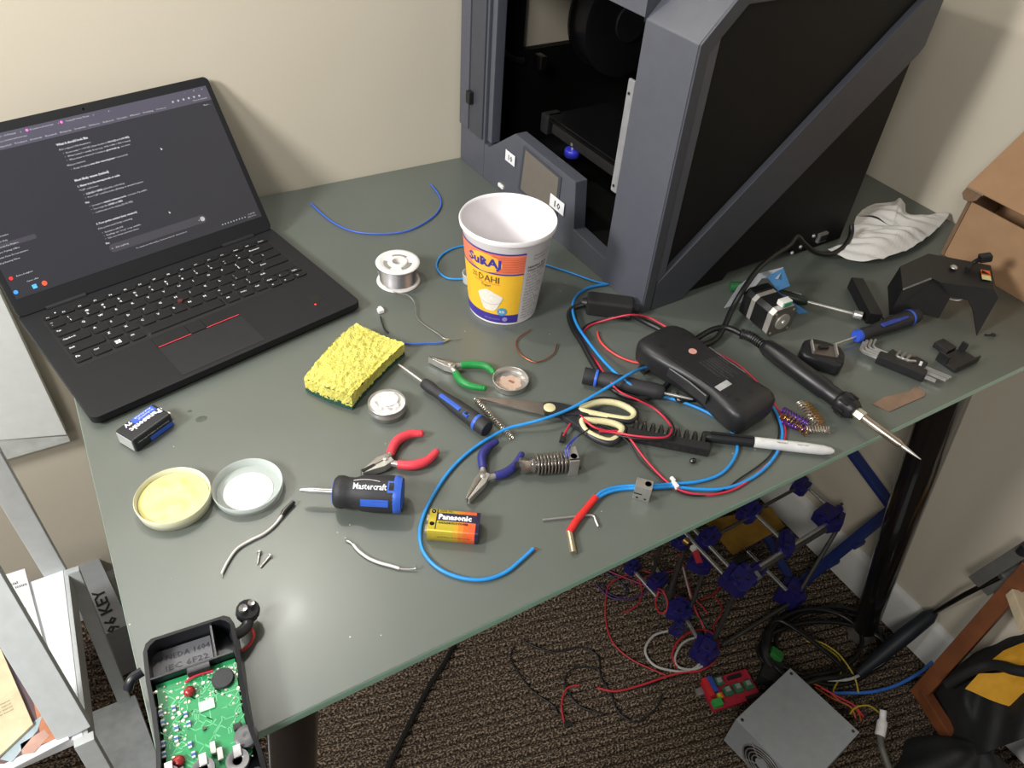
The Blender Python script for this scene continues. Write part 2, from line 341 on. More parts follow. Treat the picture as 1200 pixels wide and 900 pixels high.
line(120.2, 99.0, 'Fix:', 2.8, 4.6, .035); line(120.5, 48, 'Fix:', 2.8, 4.6, .035)
line(120.7, 72.5, '3. Poor probe contact (very common)', 3.1, 49, .04); line(120.3, 66.8, "If the probes aren't firmly contacting:", 2.8, 41)
line(124, 40.2, '+', 3.4); line(129, 40.6, 'Ask anything', 2.7, 15.5); line(150, 32.2, "The assistant can make mistakes. Check important info.", 2.3, 50); line(201, 32.2, 'See preferences', 2.3, 14.5)
line(303, 173, 'Share', 2.6, 7); line(311.5, 173, '...', 3)
for x, s in ((60, 'Resistor - A Friend'), (101, '3D printer tools and learn'), (141, 'Testing 3D Printer Thermi')): line(x, 191.8, s, 2.5, 26); line(x + 31, 191.8, 'x', 2.6)
line(190, 191.6, '+', 3.2); line(286, 192.5, '-', 3); line(298, 192.5, '\u25a1', 2.4); line(309, 192.5, 'x', 3)
line(58, 186.6, 'chat page about a thermistor and broken heater', 2.2, 38)
for i, s in enumerate(('Imported', 'Forward', 'Downloads', 'Research', 'Projects', 'Documents', 'Videos', 'School', 'Circuits', 'Music', 'Printing', 'Courses')): line(64 + i * 16.4, 181.2, s, 2.4, 12.5)
line(292, 181.2, 'Other bookmarks', 2.3, 20)
for i, x in enumerate((268, 275, 282, 289, 296, 303)): st.lathe([(.0001, 0), (.0013, 0)], 8, MX.Translation((x * mm, .1862, .0007)))
for x in (61, 101.3, 139): MB(LID).lathe([(.0001, 0), (.0016, 0)], 8, MX.Translation(((x - 3) * mm, .1927, .0008))).build('tab_icon', mat('screen_pink_icon', (220, 110, 190), .4, emit=.7), so, 0)
for i, s in enumerate(('Chats', 'Printer Thermistor', 'Multimeter Help', 'Audio Room Fan Replace', 'Picture Tuning Office', 'Kinetic Form Documentation', 'Dog Running Wires')): line(9, 96 - i * 5.6, s, 2.4, len(s) * 1.25)
line(18, 44.5, 'Robot Delighter', 2.3, 18); line(25, 35.5, 'Open offer', 2.3, 13)
st.lathe([(.0001, 0), (.0030, 0)], 16, MX.Translation((.2407, .0415, .0008))); line(235, 40, '4', 3)
line(299, 27.6, '11:37 AM', 2.3, 10); line(297.5, 24.6, '2026-01-21', 2.1, 11.5)
for i in range(9): st.lathe([(.0001, 0), (.0009, 0)], 6, MX.Translation(((262 + i * 4) * mm, .0268, .0007)))
for x, y in ((229, 138), (205, 63)): st.add([(x * mm, y * mm, .0007), ((x + 2.3) * mm, (y - 2.4) * mm, .0007), ((x + .2) * mm, (y - 3.4) * mm, .0007)], [(0, 2, 1)])
st.build("screen_text", mat("screen_white_text", (170, 170, 176), .4, noise=.02, emit=.45), so, 0)
for nm, c, x, y, s in (('taskbar_icon', (90, 170, 225), 30, 28.5, .0034), ('taskbar_icon', (235, 90, 60), 40.7, 28.4, .0028), ('taskbar_icon', (70, 140, 215), 10, 28.9, .0024), ('sidebar_icon', (215, 60, 55), 12.3, 44.8, .0021)):
    q_ = MB(LID); q_.lathe([(.0001, 0), (s, 0)], 4 if x == 30 else 14, Tm((x * mm, y * mm, .0008), (0, 0, .785))); q_.build(nm, mat('screen_icon_%d' % x, c, .4, emit=.7), so, 0)
MB(LID).lathe([(.0001, .0004), (.0012, .0004)], 10, MX.Translation((.165, .2015, 0))).build('webcam', mat('lens_black', (6, 6, 8), .1), lo)
# ---------------------------------------------------------------- 3D printer (local x = depth, y = along its front, z = up)
CP = P(750, 367); LP_ = P(539, 185); ang = math.atan2(LP_.y - CP.y, LP_.x - CP.x) - math.pi / 2
prt = thing('desktop_printer', 'large grey and black enclosed 3D printer standing in the desk corner', '3d printer', CP, ang)
gr = mat('printer_grey_plastic', (78, 80, 89), .42, noise=.04, bump=.02, bs=700); gr2 = mat('printer_dark_grey', (62, 64, 71), .5, noise=.05, bump=.03, bs=700)
pb = mat('printer_black_panel', (13, 13, 13), .6, noise=.15, spec=.25); SD = basis((0, 0, 0), (1, 0, 0), (0, 0, 1), (0, 1, 0)); FR = basis((0, 0, 0), (0, 1, 0), (0, 0, 1), (1, 0, 0))
OUT = [(0, 0), (0, .333), (.06, .395), (.394, .395), (.394, .0)]
def side_panel(name, s0, s1, poly, m, par=prt, bev=0): return MB().prism(poly, s0, s1, SD, bev).build(name, m, par)
side_panel('side_panel', .006, .018, [(.004, .004), (.004, .331), (.06, .39), (.39, .39), (.392, .001), (.29, .001), (.285, .012), (.155, .012), (.15, .001)], pb)
side_panel('side_frame', -.0025, .006, [(.0012, 0), (.0012, .333), (.06, .395), (.394, .395), (.394, .366), (.055, .366), (.0145, .324), (.0145, 0)], gr2, bev=.0006)
side_panel('diagonal_band', -.0025, .012, [(.0165, 0), (.0165, .042), (.357, .343), (.394, .366), (.394, .283), (.387, .274), (.066, 0)], gr2, bev=.0012)
# left side wall with its opening
lw = MB()
for x0_, x1_, z0_, z1_ in ((.03, .10, .02, .38), (.225, .39, .02, .38), (.10, .225, .02, .165), (.10, .225, .30, .38)): lw.box(((x0_ + x1_) / 2, .466, (z0_ + z1_) / 2), (x1_ - x0_, .014, z1_ - z0_))
lw.build('side_wall', pb, prt)
MB().box((.386, .2375, .2), (.014, .46, .37)).build('back_panel', pb, prt)
MB().box((.2, .2375, .022), (.37, .46, .014)).build('chamber_floor', pb, prt)
MB().box((.227, .2375, .3845), (.334, .475, .021), bev=.002).build('top_cover', gr, prt)
# front pillars, lintel, lower panel
def pillar(s0, s1, z0, name):
    m = MB(); m.prism([(0, z0), (0, .333), (.06, .3951), (.075, .395), (.03, .345), (.03, z0)], s0, s1, SD, .0015); return m.build(name, gr, prt)
pr_ = pillar(.0, .0835, 0, 'front_pillar'); pl_ = pillar(.40, .4745, .0, 'front_pillar'); pillar(.0836, .3999, .37, 'lintel_core')
MB().prism([(.026, .36), (.06, .3951), (.075, .395), (.03, .345)], .0836, .3999, SD, .001).build('lintel', gr, prt)
s_ = MB(); s_.box((.004, .0915, .196), (.004, .012, .14), bev=.0018)
ho = s_.build('hinge_plate', mat('hinge_grey', (128, 128, 130), .4), prt)
for hz in (.135, .25): 
    s_ = MB(); s_.cyl((.001, .092, hz), (.0035, .092, hz), .0018, n=10); s_.build('screw', darksteel, ho)
for s0, s1, x0_, m_ in ((.447, .4745, -.003, gr), (.404, .443, -.003, gr2), (.386, .398, .004, gr)):
    s_ = MB(); s_.prism([(s0, .062), (s1, .062), (s1, .33), (s0, .33)], x0_, .02, FR, .0015); s_.build('door_frame_strip', m_, prt)
MB().box((-.006, .437, .117), (.009, .012, .019), bev=.001).build('latch', black, prt)
s_ = MB(); s_.prism([(.0002, 0), (.4748, 0), (.4748, .060), (.388, .056), (.317, .108), (.166, .104), (.157, .037), (.085, .032), (.0002, .032)], .001, .021, FR, .0012); lpnl = s_.build('lower_front_panel', gr, prt)
MB().prism([(.196, .03), (.298, .03), (.292, .101), (.196, .097)], -.0006, .004, FR, .0006).build('display_bezel', gr2, lpnl)
MB().prism([(.201, .034), (.290, .034), (.285, .0975), (.201, .0935)], -.0011, .004, FR).build('touch_display', mat('display_glass', (108, 101, 94), .22, noise=.04), lpnl)
MB().box((0, .345, .012), (.004, .014, .006), bev=.001).build('usb_port', white, lpnl)
def sticker(s0, z0, w_, h_, t):
    T = basis((-.0012, s0 + w_ / 2, z0), (0, -1, 0), (0, 0, 1), (-1, 0, 0)); q_ = MB(T); q_.box((w_ / 2, h_ / 2, 0), (w_, h_, .0004)); so_ = q_.build('number_sticker', whiteprint, lpnl)
    q_ = MB(T); put_text(q_, t, MX.Translation((w_ / 2, h_ * .22, .0006)), h_ * .72, center=True, width=w_ * .5, bold=.012); q_.build('sticker_print', blackprint, so_, 0)
sticker(.323, .060, .026, .0165, '10'); sticker(.198, .046, .034, .0185, '10')
# inside: spools, bed, carriage
def spool(dc, hc, r, s0, s1):
    q_ = MB(basis((dc, 0, hc), (1, 0, 0), (0, 0, 1), (0, 1, 0))); q_.lathe([(r * .3, s0), (r * .9, s0), (r, s0 + .002), (r, s0 + .005), (r * .93, s0 + .006), (r * .93, s1 - .006), (r, s1 - .005), (r, s1), (r * .3, s1), (r * .3, s0)], 48, caps=False)
    o_ = q_.build('filament_spool', mat('spool_black', (22, 22, 24), .3), prt)
    q_ = MB(basis((dc, 0, hc), (1, 0, 0), (0, 0, 1), (0, 1, 0))); q_.lathe([(r * .28, s0 - .004), (r * .34, s0 - .004), (r * .34, s0 + .004), (r * .28, s0 + .004)], 32); q_.build('spool_hub', black, o_)
spool(.262, .205, .085, .405, .455)
q_ = MB(SD); q_.tube([V((.11 + .075 * math.cos(a), .225 + .075 * math.sin(a), .455)) for a in [math.pi * (.55 + .9 * k / 16) for k in range(17)]], .006, 8); q_.build('filament_guide', black, prt)
MB().box((.10, .41, .165), (.012, .02, .02), T=Tm((0, 0, 0)), bev=.002).build('sensor', darksteel, prt)
bed = MB().box((.21, .215, .108), (.26, .27, .004), bev=.001).build('print_bed', mat('bed_glass', (14, 14, 15), .3), prt)
MB().box((.083, .215, .1035), (.006, .27, .004)).build('bed_edge', darksteel, bed); MB().box((.088, .215, .092), (.012, .25, .016), bev=.002).build('bed_carrier', mat('bed_frame', (58, 57, 56), .4, .6), bed)
q_ = MB(MX.Translation((.085, .287, .07))); q_.lathe([(.0001, 0), (.011, 0), (.012, .003), (.012, .009), (.0105, .011), (.0001, .011)], 24); kn = q_.build('levelling_knob', mat('knob_blue', (52, 56, 190), .4), bed)
MB(MX.Translation((.085, .287, .081))).lathe([(.0025, 0), (.0025, .006), (.004, .006), (.004, .01), (.0001, .01)], 12).build('knob_screw', steel, kn)
MB().box((.09, .352, .095), (.03, .02, .03), bev=.003).build('bed_bracket', black, bed)
for sy in (.14, .30): MB().cyl((.07, sy, .06), (.37, sy, .06), .005, n=12).build('guide_rod', darksteel, prt)
T = basis((.0385, .110, .330), (0, -1, 0), (0, 0, 1), (-1, 0, 0)); q_ = MB(T); q_.box((0, 0, 0), (.022, .03, .0006)); wo = q_.build('warning_sticker', mat('orange_sticker', (235, 150, 40), .5), prt)
q_ = MB(T); q_.add([(-.007, -.01, .0006), (.007, -.01, .0006), (0, .004, .0006)], [(0, 1, 2)]); q_.build('warning_triangle', blackprint, wo, 0)
# rear sockets
q_ = MB(); q_.box((.341, .004, .018), (.018, .006, .014)); q_.build('network_socket', steel, prt); MB().box((.341, .0005, .018), (.013, .002, .009)).build('socket_hole', black, prt)
for dx, hz in ((.30, .012), (.285, .006), (.322, .024)): MB().sphere((dx, .0055, hz), .003, n=10, m=6).build('screw', steel, prt)
# ---------------------------------------------------------------- more helpers for things on the desk
def loft(mb, secs, n=28, e=3.0, T=None):
    """secs: (x, half width, z low, z high) superellipse sections along x"""
    vs = []; fs = []
    for sec in secs:
        x, hw, za, zb = sec[:4]; yc = sec[4] if len(sec) > 4 else 0
        for j in range(n):
            t = 2 * math.pi * j / n; c, s = math.cos(t), math.sin(t)
            vs.append((x, yc + hw * math.copysign(abs(c) ** (2 / e), c), (za + zb) / 2 + (zb - za) / 2 * math.copysign(abs(s) ** (2 / e), s)))
    N = len(secs)
    for i in range(N - 1):
        for j in range(n): fs.append((i * n + j, i * n + (j + 1) % n, (i + 1) * n + (j + 1) % n, (i + 1) * n + j))
    fs.append(tuple(range(n - 1, -1, -1))); fs.append(tuple(range((N - 1) * n, N * n))); return mb.add(vs, fs, T)
AX = lambda x, y, z: basis((x, y, z), (0, 1, 0), (0, 0, 1), (1, 0, 0))     # lathe axis along local x
def pp(*pts):
    out = []
    for q in pts: out.append(P(q[0], q[1], q[2] if len(q) > 2 else .0022))
    return out
def wire(name, pts, r, m, label, cat='wire', group=None, n=8, k=10):
    return MB().tube(cat_rom(pp(*pts), k), r, n).solo(name, m, label, cat, group)
def wwrap(r, x0, a0):  # wrap lettering round a bar of radius r lying along x
    return lambda p: V((x0 + p.x, -r * math.cos(a0 + p.y / r), r * math.sin(a0 + p.y / r)))
# ---------------------------------------------------------------- yoghurt tub
tub = thing('yoghurt_tub', 'empty white yoghurt tub with orange and yellow printed label', 'tub', (.493, .3865, TZ), 0)
tw = mat('tub_white', (236, 232, 234), .38, noise=.02)
RB, RT, HT = .0425, .0545, .125
MB().lathe([(.0001, .003), (RB - .004, .003), (RB - .002, 0), (RB, .0008), (RB + (RT - RB) * .97, HT - .006), (RT + .0005, HT - .005), (RT + .003, HT - .004), (RT + .0036, HT), (RT + .0025, HT + .002), (RT, HT + .001), (RT - .001, HT - .002), (RB - .001, .005), (.0001, .004)], 72).build('tub_body', tw, tub)
# label wrap: u = arc length at mid height, v = height
ca = math.atan2(CAM_LOC.y - .3865, CAM_LOC.x - .493)
def wrap(u, v, o=.00035):
    r = RB + (RT - RB) * v / HT + o; a = ca + u / .048; return V((r * math.cos(a), r * math.sin(a), v))
def patch(u0, u1, v0, v1, name, m, o=.0003, par=tub, n=24):
    q = MB(); q.grid(lambda a, b: wrap(u0 + (u1 - u0) * a, v0 + (v1 - v0) * b, o), n, 4); return q.build(name, m, par)
U0, U1 = -.082, .022
lb = patch(U0, U1, .004, .109, 'label', mat('label_yellow', (250, 196, 52), .45, noise=.03))
patch(U0, U1, .004, .017, 'label_band', mat('label_violet', (66, 52, 150), .45), .0005, lb)
patch(U0, U1, .081, .1085, 'label_band', mat('label_orange', (236, 128, 92), .45), .0005, lb)
for v in (.0785, .1075): patch(U0, U1, v, v + .0022, 'label_line', MATS['label_violet'], .0006, lb)
q = MB()
for i in range(9): q.grid(lambda a, b, i=i: wrap(-.028 + .05 * a, .0835 + i * .0025 + .0008 * b, .0006), 12, 1)
so_ = q.build('label_stripes', mat('label_stripe_red', (214, 84, 66), .5), lb); so_['kind'] = 'stuff'
def disc(u, v, ru, rv, name, m, o=.0007, n=28):
    q = MB(); q.grid(lambda a, b: wrap(u + ru * a * math.cos(2 * math.pi * b), v + rv * a * math.sin(2 * math.pi * b), o), 5, n); return q.build(name, m, lb, 0)
disc(-.024, .0925, .021, .013, 'sun_oval', mat('label_sun', (248, 190, 70), .5))
def ltext(s, u, v, size, width, m, bold=0, name='label_text', sl=0):
    q = MB(); put_text(q, s, None, size, width, fn=lambda p: wrap(u + p.x, v + p.y + sl * p.x, .0010), bold=bold); return q.build(name, m, lb, 0)
ltext('SuRAJ', -.0455, .0885, .0165, .041, MATS['label_violet'], .035)
MB_ = ltext('2%', -.041, .0675, .010, .0075, mat('label_brown', (96, 66, 60), .6), 0); ltext('DAHI', -.032, .066, .0135, .026, MATS['label_brown'], 0)
ltext('Yogurt', -.028, .0585, .006, .0125, MATS['label_brown'], 0)
patch(-.038, -.005, .0635, .0641, 'label_rule', MATS['label_stripe_red'], .0008, lb)
q = MB()   # the pictured bowl of yoghurt
def bowl(a, b):
    lo, hi = (-.0225 - .0105 * min(1, a * 1.35) ** .6, -.0125 + .0125 * min(1, a * 1.4) ** .6)
    if a > .72: k = (a - .72) / .28; lo += .012 * k ** 1.5; hi -= .019 * k ** 1.2
    return wrap(lo + (hi - lo) * b, .022 + .032 * a, .0009)
q.grid(bowl, 18, 18); q.build('pictured_bowl', mat('label_cream', (240, 234, 222), .5, noise=.08, ns=300), lb, 0)
q = MB(); q.grid(lambda a, b: wrap(-.031 + .028 * a, .036 - .004 * math.sin(math.pi * a) + .0006 * b, .0011), 12, 1); q.build('bowl_line', mat('label_shade', (190, 178, 160), .6), lb, 0)
disc(-.0005, .0225, .0062, .0062, 'badge', mat('label_badge', (70, 160, 205), .5), .0009); ltext('3%', -.0042, .0205, .0055, .0075, whiteprint, .03)
disc(.004, .0105, .0035, .0035, 'maker_mark', mat('label_lilac', (150, 140, 205), .5), .0009); ltext('KEEP REFRIGERATED', -.024, .0088, .003, .022, MATS['label_lilac'])
q = MB(); tl = ['Nutrition Facts', 'Valeur nutritive', 'Per 3/4 cup (175 g)', 'Calories 110', 'Fat / Lipides 3.5 g', 'Saturated 2 g + Trans', 'Cholesterol 15 mg', 'Sodium 95 mg', 'Carbohydrate 11 g', 'Fibre 0 g', 'Sugars / Sucres 9 g', 'Protein 8 g', 'Calcium 30 %', 'Ingredients: partly', 'skimmed milk, milk', 'ingredients, bacterial', 'culture. Keep cold', 'Produit du Canada']
for i, s in enumerate(tl): put_text(q, s, None, .0046 if i < 2 else .0038, .029 if i < 2 else .018 + .011 * ((i * 7) % 5) / 4, fn=lambda p, i=i: wrap(.026 + p.x, .086 - i * .0046 + p.y, .0004), bold=.03 if i < 2 else 0)
for i in range(2): put_text(q, '750 g best before see lid', None, .0035, .026, fn=lambda p, i=i: wrap(.032 + p.x, .1015 - i * .005 + p.y, .0004))
q.build('nutrition_panel', mat('print_grey', (90, 88, 90), .6), tub, 0)
# clear cup behind the tub
cp = P(553, 330)
MB(MX.Translation(cp)).lathe([(.008, 0), (.012, .001), (.013, .014), (.012, .0145), (.0105, .002), (.0001, .0015)], 28).solo('plastic_cup', mat('clear_plastic', (205, 208, 205), .25, noise=.03, alpha=.7), 'small translucent plastic cup half hidden behind the yoghurt tub', 'cup')
# ---------------------------------------------------------------- solder spool
sp = thing('solder_spool', 'white reel of silver solder wire between laptop and yoghurt tub', 'spool', (.3945, .4897, TZ))
MB().lathe([(.007, 0), (.0275, 0), (.0283, .001), (.0275, .0028), (.019, .003), (.019, .027), (.0275, .0272), (.0283, .029), (.0275, .030), (.022, .0304), (.0195, .0285), (.013, .0285), (.012, .0305), (.007, .0305), (.007, 0)], 48, caps=False).build('reel', white, sp)
for k in range(3):
    a0 = k * 2.1 + .4; q = MB(); q.prism([(r * math.cos(a0 + t), r * math.sin(a0 + t)) for r, ts in ((.0125, (0, .3, .6, .9, 1.2)), (.0185, (1.2, .9, .6, .3, 0))) for t in ts], .0284, .0288); q.build('reel_slot', mat('reel_slot', (140, 138, 132), .6), sp)
q = MB(); prof = [(.0185, .0035)]
for i in range(22): prof += [(.0235, .0035 + i * .00105), (.0241, .004 + i * .00105)]
q.lathe(prof + [(.0185, .0265)], 40, caps=False); q.build('solder_winding', mat('solder', (176, 174, 176), .3, .85), sp)
wire('solder_wire', [(443, 318, .01), (450, 333, .004), (462, 342), (478, 346, .006), (486, 356, .004), (489, 372), (498, 381), (513, 391), (522, 397), (540, 397)], .0006, MATS['solder'], 'thin loose end of solder trailing from the white reel', 'solder wire')
# ---------------------------------------------------------------- sponge
spg = thing('kitchen_sponge', 'yellow kitchen sponge with a dark green scouring pad underneath', 'sponge', P(414, 422), 0)
cs = [P(357, 449, .012), P(412, 468, .016), P(474, 404, .016), P(417, 382, .016)]; o0 = spg.location
def spf(a, b, z): 
    A = cs[0].lerp(cs[1], a); B = cs[3].lerp(cs[2], a); q = A.lerp(B, b) - V(o0)
    bow = math.sin(math.pi * a) * .004 * (1 - b) - .003 * math.sin(math.pi * b)
    return V((q.x, q.y - bow, z))
def spongeslab(z0, z1, nz, rough, name, m, nu=46):
    q = MB(); rnd = random.Random(3)
    def nz_(x, y, z): return rnd.uniform(-1, 1) * rough
    q.grid(lambda a, b: spf(a, b, z1 + .0025 * math.sin(2.3 * a + 3 * b) + nz_(a, b, 0) + .0012 * math.sin(23 * a + 4 * math.sin(9 * b)) * math.sin(19 * b + 3 * math.sin(11 * a)) - .006 * max(abs(2 * a - 1) ** 14, abs(2 * b - 1) ** 14) * 0), nu, nu)
    for side in range(4):
        def fn(t, v, side=side):
            a, b = ((t, 0), (1, t), (1 - t, 1), (0, 1 - t))[side]; p = spf(a, b, z0 + (z1 + .0025 * math.sin(2.3 * a + 3 * b) - z0) * v); e = rough * .8 if 0 < t < 1 else 0
            return p + V((rnd.uniform(-e, e), rnd.uniform(-e, e), 0))
        q.grid(fn, nu, nz)
    bm = bmesh.new(); vv = [bm.verts.new(v) for v in q.v]; [bm.faces.new([vv[i] for i in f]) for f in q.f]
    bmesh.ops.remove_doubles(bm, verts=bm.verts, dist=.0007); bmesh.ops.recalc_face_normals(bm, faces=bm.faces); q = MB(); q.frombm(bm); return q.build(name, m, spg, 60)
spongeslab(.0055, .0195, 8, .0011, 'sponge_body', mat('sponge_yellow', (206, 198, 92), .9, noise=.18, ns=90, bump=1, bs=420, c2=(228, 222, 118)))
spongeslab(.0, .0062, 3, .0008, 'scouring_pad', mat('scour_green', (38, 84, 72), .95, noise=.4, ns=500, bump=.9, bs=900))
# ---------------------------------------------------------------- pliers
def pliers(name, label, tip, piv, g1, g2, col, jawtype, r=.0047):
    t = thing(name, label, 'pliers', P(*piv), 0); o = P(*piv); L = lambda q, h=.0065: P(q[0], q[1], h) - o
    gm = mat('grip_' + name, col, .45, noise=.08); tipv = L(tip); pv = L(piv); d = (tipv - pv); n = V((-d.y, d.x, 0)).normalized(); Lj = d.length
    for s, g in ((1, g1), (-1, g2)):
        pts = [L(q) for q in g]; c = cat_rom(pts, 8); N = len(c)
        grip = MB().tube(c, [r * (.82 + .25 * math.sin(math.pi * min(1, .15 + i / N))) * (1 if i < N - 1 else .75) for i in range(N)], 12)
        e = c[-1] - c[-2]; grip.sphere(c[-1], r * .8, n=12, m=6); go = grip.build('grip', gm, t)
        MB().tube([pv + n * s * .001 + d.normalized() * .002, pv.lerp(pts[0], .5) + V((0, 0, .0)), pts[0] + (pts[1] - pts[0]) * .1], [.0045, .0034, .003], 10).build('arm', steel, t)
        w0, w1 = {'cut': (.0075, .0022), 'needle': (.0052, .0007), 'flat': (.0062, .0022)}[jawtype]
        q = MB(basis(pv, d.normalized(), n * s, (0, 0, 1))); q.prism([(-.006, .0002), (Lj, .0002), (Lj, w1), (Lj * .55, (w0 + w1) / 2), (Lj * .2, w0), (-.006, w0 * .8)], -.0042, .0042, None, .0006); q.build('jaw', steel if s == 1 else mat('jaw_steel', (165, 160, 156), .35, 1), t)
    MB(MX.Translation(pv)).lathe([(.0028, .004), (.0028, .0048), (.002, .0052), (.0001, .0052)], 14).build('rivet', steel, t)
    if jawtype == 'cut':
        q = MB(basis(pv, d.normalized(), n, (0, 0, 1))); q.prism([(Lj * .45, -.0012), (Lj * .98, -.002), (Lj * .98, .002), (Lj * .45, .0012)], .0042, .0048); q.build('cutting_edge', blackmatte, t)
pliers('red_pliers', 'side cutters with bright red plastic grips', (424, 556), (452, 541), [(457, 532), (465, 517), (479, 509), (493, 508)], [(466, 544), (484, 545), (500, 540), (511, 530)], (222, 64, 78), 'cut')
pliers('green_pliers', 'small needle nose pliers with green grips beside the tin lid', (502, 421), (528, 430), [(540, 428), (553, 427), (569, 429), (578, 436)], [(534, 437), (540, 446), (551, 452), (567, 455)], (24, 132, 62), 'needle', .0043)
pliers('blue_pliers', 'small pliers with navy blue grips beside the finned heat sink', (548, 587), (566, 561), [(566, 549), (565, 534), (572, 524), (581, 518)], [(580, 558), (593, 554), (604, 545), (611, 533)], (42, 44, 118), 'flat', .0044)
# ---------------------------------------------------------------- screwdrivers
def driver(name, label, tip, h0, end, prof, zc, shaft_r, handle_m, extra=None, tipm=None):
    """tip / handle start / handle end in pixels; prof: (fraction along handle, radius)"""
    a, c = P(*tip, zc), P(*end, zc); loc, rz, L = along(a, c); b = (P(*h0, zc) - a).length; t = thing(name, label, 'screwdriver', (a.x, a.y, TZ), rz)
    h = MB(AX(0, 0, zc)); h.lathe([(.0001, b)] + [(r, b + (L - b) * f) for f, r in prof] + [(.0001, L)], 28); ho = h.build('handle', handle_m, t)
    s = MB(AX(0, 0, zc)); s.lathe([(.0001, 0), (shaft_r * .5, 0), (shaft_r * .9, .004), (shaft_r * 1.05, .012), (shaft_r * 1.05, .018), (shaft_r, .019), (shaft_r, b + .004)], 14); s.build('shaft', tipm or steel, t)
    if extra: extra(t, ho, b, L, zc)
    return t
hb = mat('driver_handle_black', (38, 38, 41), .6, noise=.1, bump=.15, bs=900); hblue = mat('driver_blue', (52, 96, 200), .45)
def small_extra(t, ho, b, L, zc):
    H = L - b; MB(AX(0, 0, zc)).lathe([(.0094, L - .0155), (.0096, L - .0145), (.0096, L - .0125), (.0094, L - .0118)], 28, caps=False).build('ring', hblue, ho)
    q = MB(); q.box((b + H * .48, -.0048, zc + .0068), (H * .32, .0052, .0026), Tm(), bev=.001); q.build('inlay', hblue, ho)
    q = MB(); q.box((b + H * .735, -.0048, zc + .0066), (.0065, .0058, .003), bev=.0006); q.build('inlay', hblue, ho); q = MB(); q.box((b + H * .735, -.0052, zc + .0083), (.0035, .0035, .0008)); q.build('hole', black, ho)
driver('precision_screwdriver', 'slim black and blue screwdriver lying between sponge and green pliers', (467, 427), (496, 449), (571, 503), [(0, .0055), (.03, .0063), (.12, .0068), (.2, .0058), (.3, .0062), (.5, .0082), (.75, .0088), (.9, .0092), (.985, .0092), (1, .0085)], .0094, .0016, hb, small_extra)
def stub_extra(t, ho, b, L, zc):
    MB(AX(0, 0, zc)).lathe([(.0175, L - .0078), (.0178, L - .0065), (.0178, L - .004), (.0166, L - .0002), (.0001, L + .0008)], 32, caps=False).build('end_cap', hblue, ho); MB(AX(0, 0, zc)).lathe([(.0123, b - .0005), (.0133, b + .001), (.0137, b + .003)], 28).build('collar', hblue, ho)
    H = L - b
    for a0 in (20, 150): 
        q = MB(); q.grid(lambda u, v: V((b + H * .42 + H * .40 * u, -.0178 * math.cos(math.radians(a0 - 12 + 24 * v)), zc + .0178 * math.sin(math.radians(a0 - 12 + 24 * v)))), 6, 5); q.build('inlay', hblue, ho)
    q = MB(); put_text(q, 'Mastercraft', MX.Translation((0, 0, zc)), .0085, .031, fn=wwrap(.0181, b + H * .30, math.radians(62)), bold=.02); q.grid(lambda u, v: V((b + H * (.30 + .38 * u), -.0180 * math.cos(math.radians(88 + 2 * v + 6 * math.sin(3.1 * u))), zc + .0180 * math.sin(math.radians(88 + 2 * v + 6 * math.sin(3.1 * u))))), 10, 1); q.build('maker_name', whiteprint, ho, 0)
    q = MB(); q.grid(lambda u, v: V((b + H * (.80 + .11 * u), -.0180 * math.cos(math.radians(55 + 38 * v)), zc + .0180 * math.sin(math.radians(55 + 38 * v)))), 4, 6); q.build('side_window', hblue, ho)
    q = MB(); q.grid(lambda u, v: V((b + H * (.82 + .07 * u), -.0183 * math.cos(math.radians(62 + 24 * v)), zc + .0183 * math.sin(math.radians(62 + 24 * v)))), 4, 6); q.build('hole', black, ho)
driver('stubby_screwdriver', 'stubby black and blue screwdriver with a white maker name on its fat handle', (352, 574), (392, 577), (472, 580), [(0, .0128), (.04, .0152), (.12, .0158), (.2, .0142), (.3, .0142), (.42, .0172), (.6, .0178), (.85, .0178), (.93, .0172), (1, .016)], .0178, .0029, hb, stub_extra, chrome)
# ---------------------------------------------------------------- batteries
def batt(name, label, a, b, wpx, flip, gold):
    """a->b: near top edge in pixels (terminal end at b)"""
    A, B = P(*a, .0175), P(*b, .0175); loc, rz, L = along(A, B); t = thing(name, label, 'battery', (A.x, A.y, TZ), rz, None); return t
bk = mat('battery_black', (30, 32, 38), .35, noise=.05); navy = mat('battery_navy', (34, 30, 62), .35)
A = P(134, 504, .0175); B = P(177, 474, .0175); loc, rz, L = along(A, B)
t = thing('nine_volt_battery', 'black nine volt battery with blue panels in front of the laptop', 'battery', (A.x, A.y, TZ), rz)
Lb, Wb, Hb = .0465, .0262, .0172
MB().box((Lb / 2, -Wb / 2, Hb / 2), (Lb, Wb, Hb), bev=.0022, seg=3).build('casing', bk, t)
MB().box((-.0002, -Wb / 2, Hb / 2), (.0006, Wb * .84, Hb * .78)).build('end_plate', mat('tin_plate', (188, 190, 188), .45, .3), t)
for y_, r_ in ((-.007, .0042), (-.0195, .0055)): MB(AX(Lb - .0005, y_, Hb / 2)).lathe([(r_ * .8, 0), (r_, .0015), (r_, .003), (r_ * .6, .0032), (.0001, .0026)], 14).build('terminal', steel, t)
pm = MB(); TT = Tm((0, 0, Hb + .0002), (0, 0, 0)); q = MB(); quad(q, TT, .017, -.0095, .043, -.0012); q.build('blue_panel', mat('battery_blue', (52, 92, 200), .4), t, 0)
q = MB(); T2 = Tm((.0445, -.0105, Hb + .0004), (0, 0, math.pi)); put_text(q, 'Panasonic', T2, .0088, .036, bold=.045); put_text(q, '9V', Tm((.0165, -.0022, Hb + .0004), (0, 0, math.pi)), .007, .0085, bold=.04)
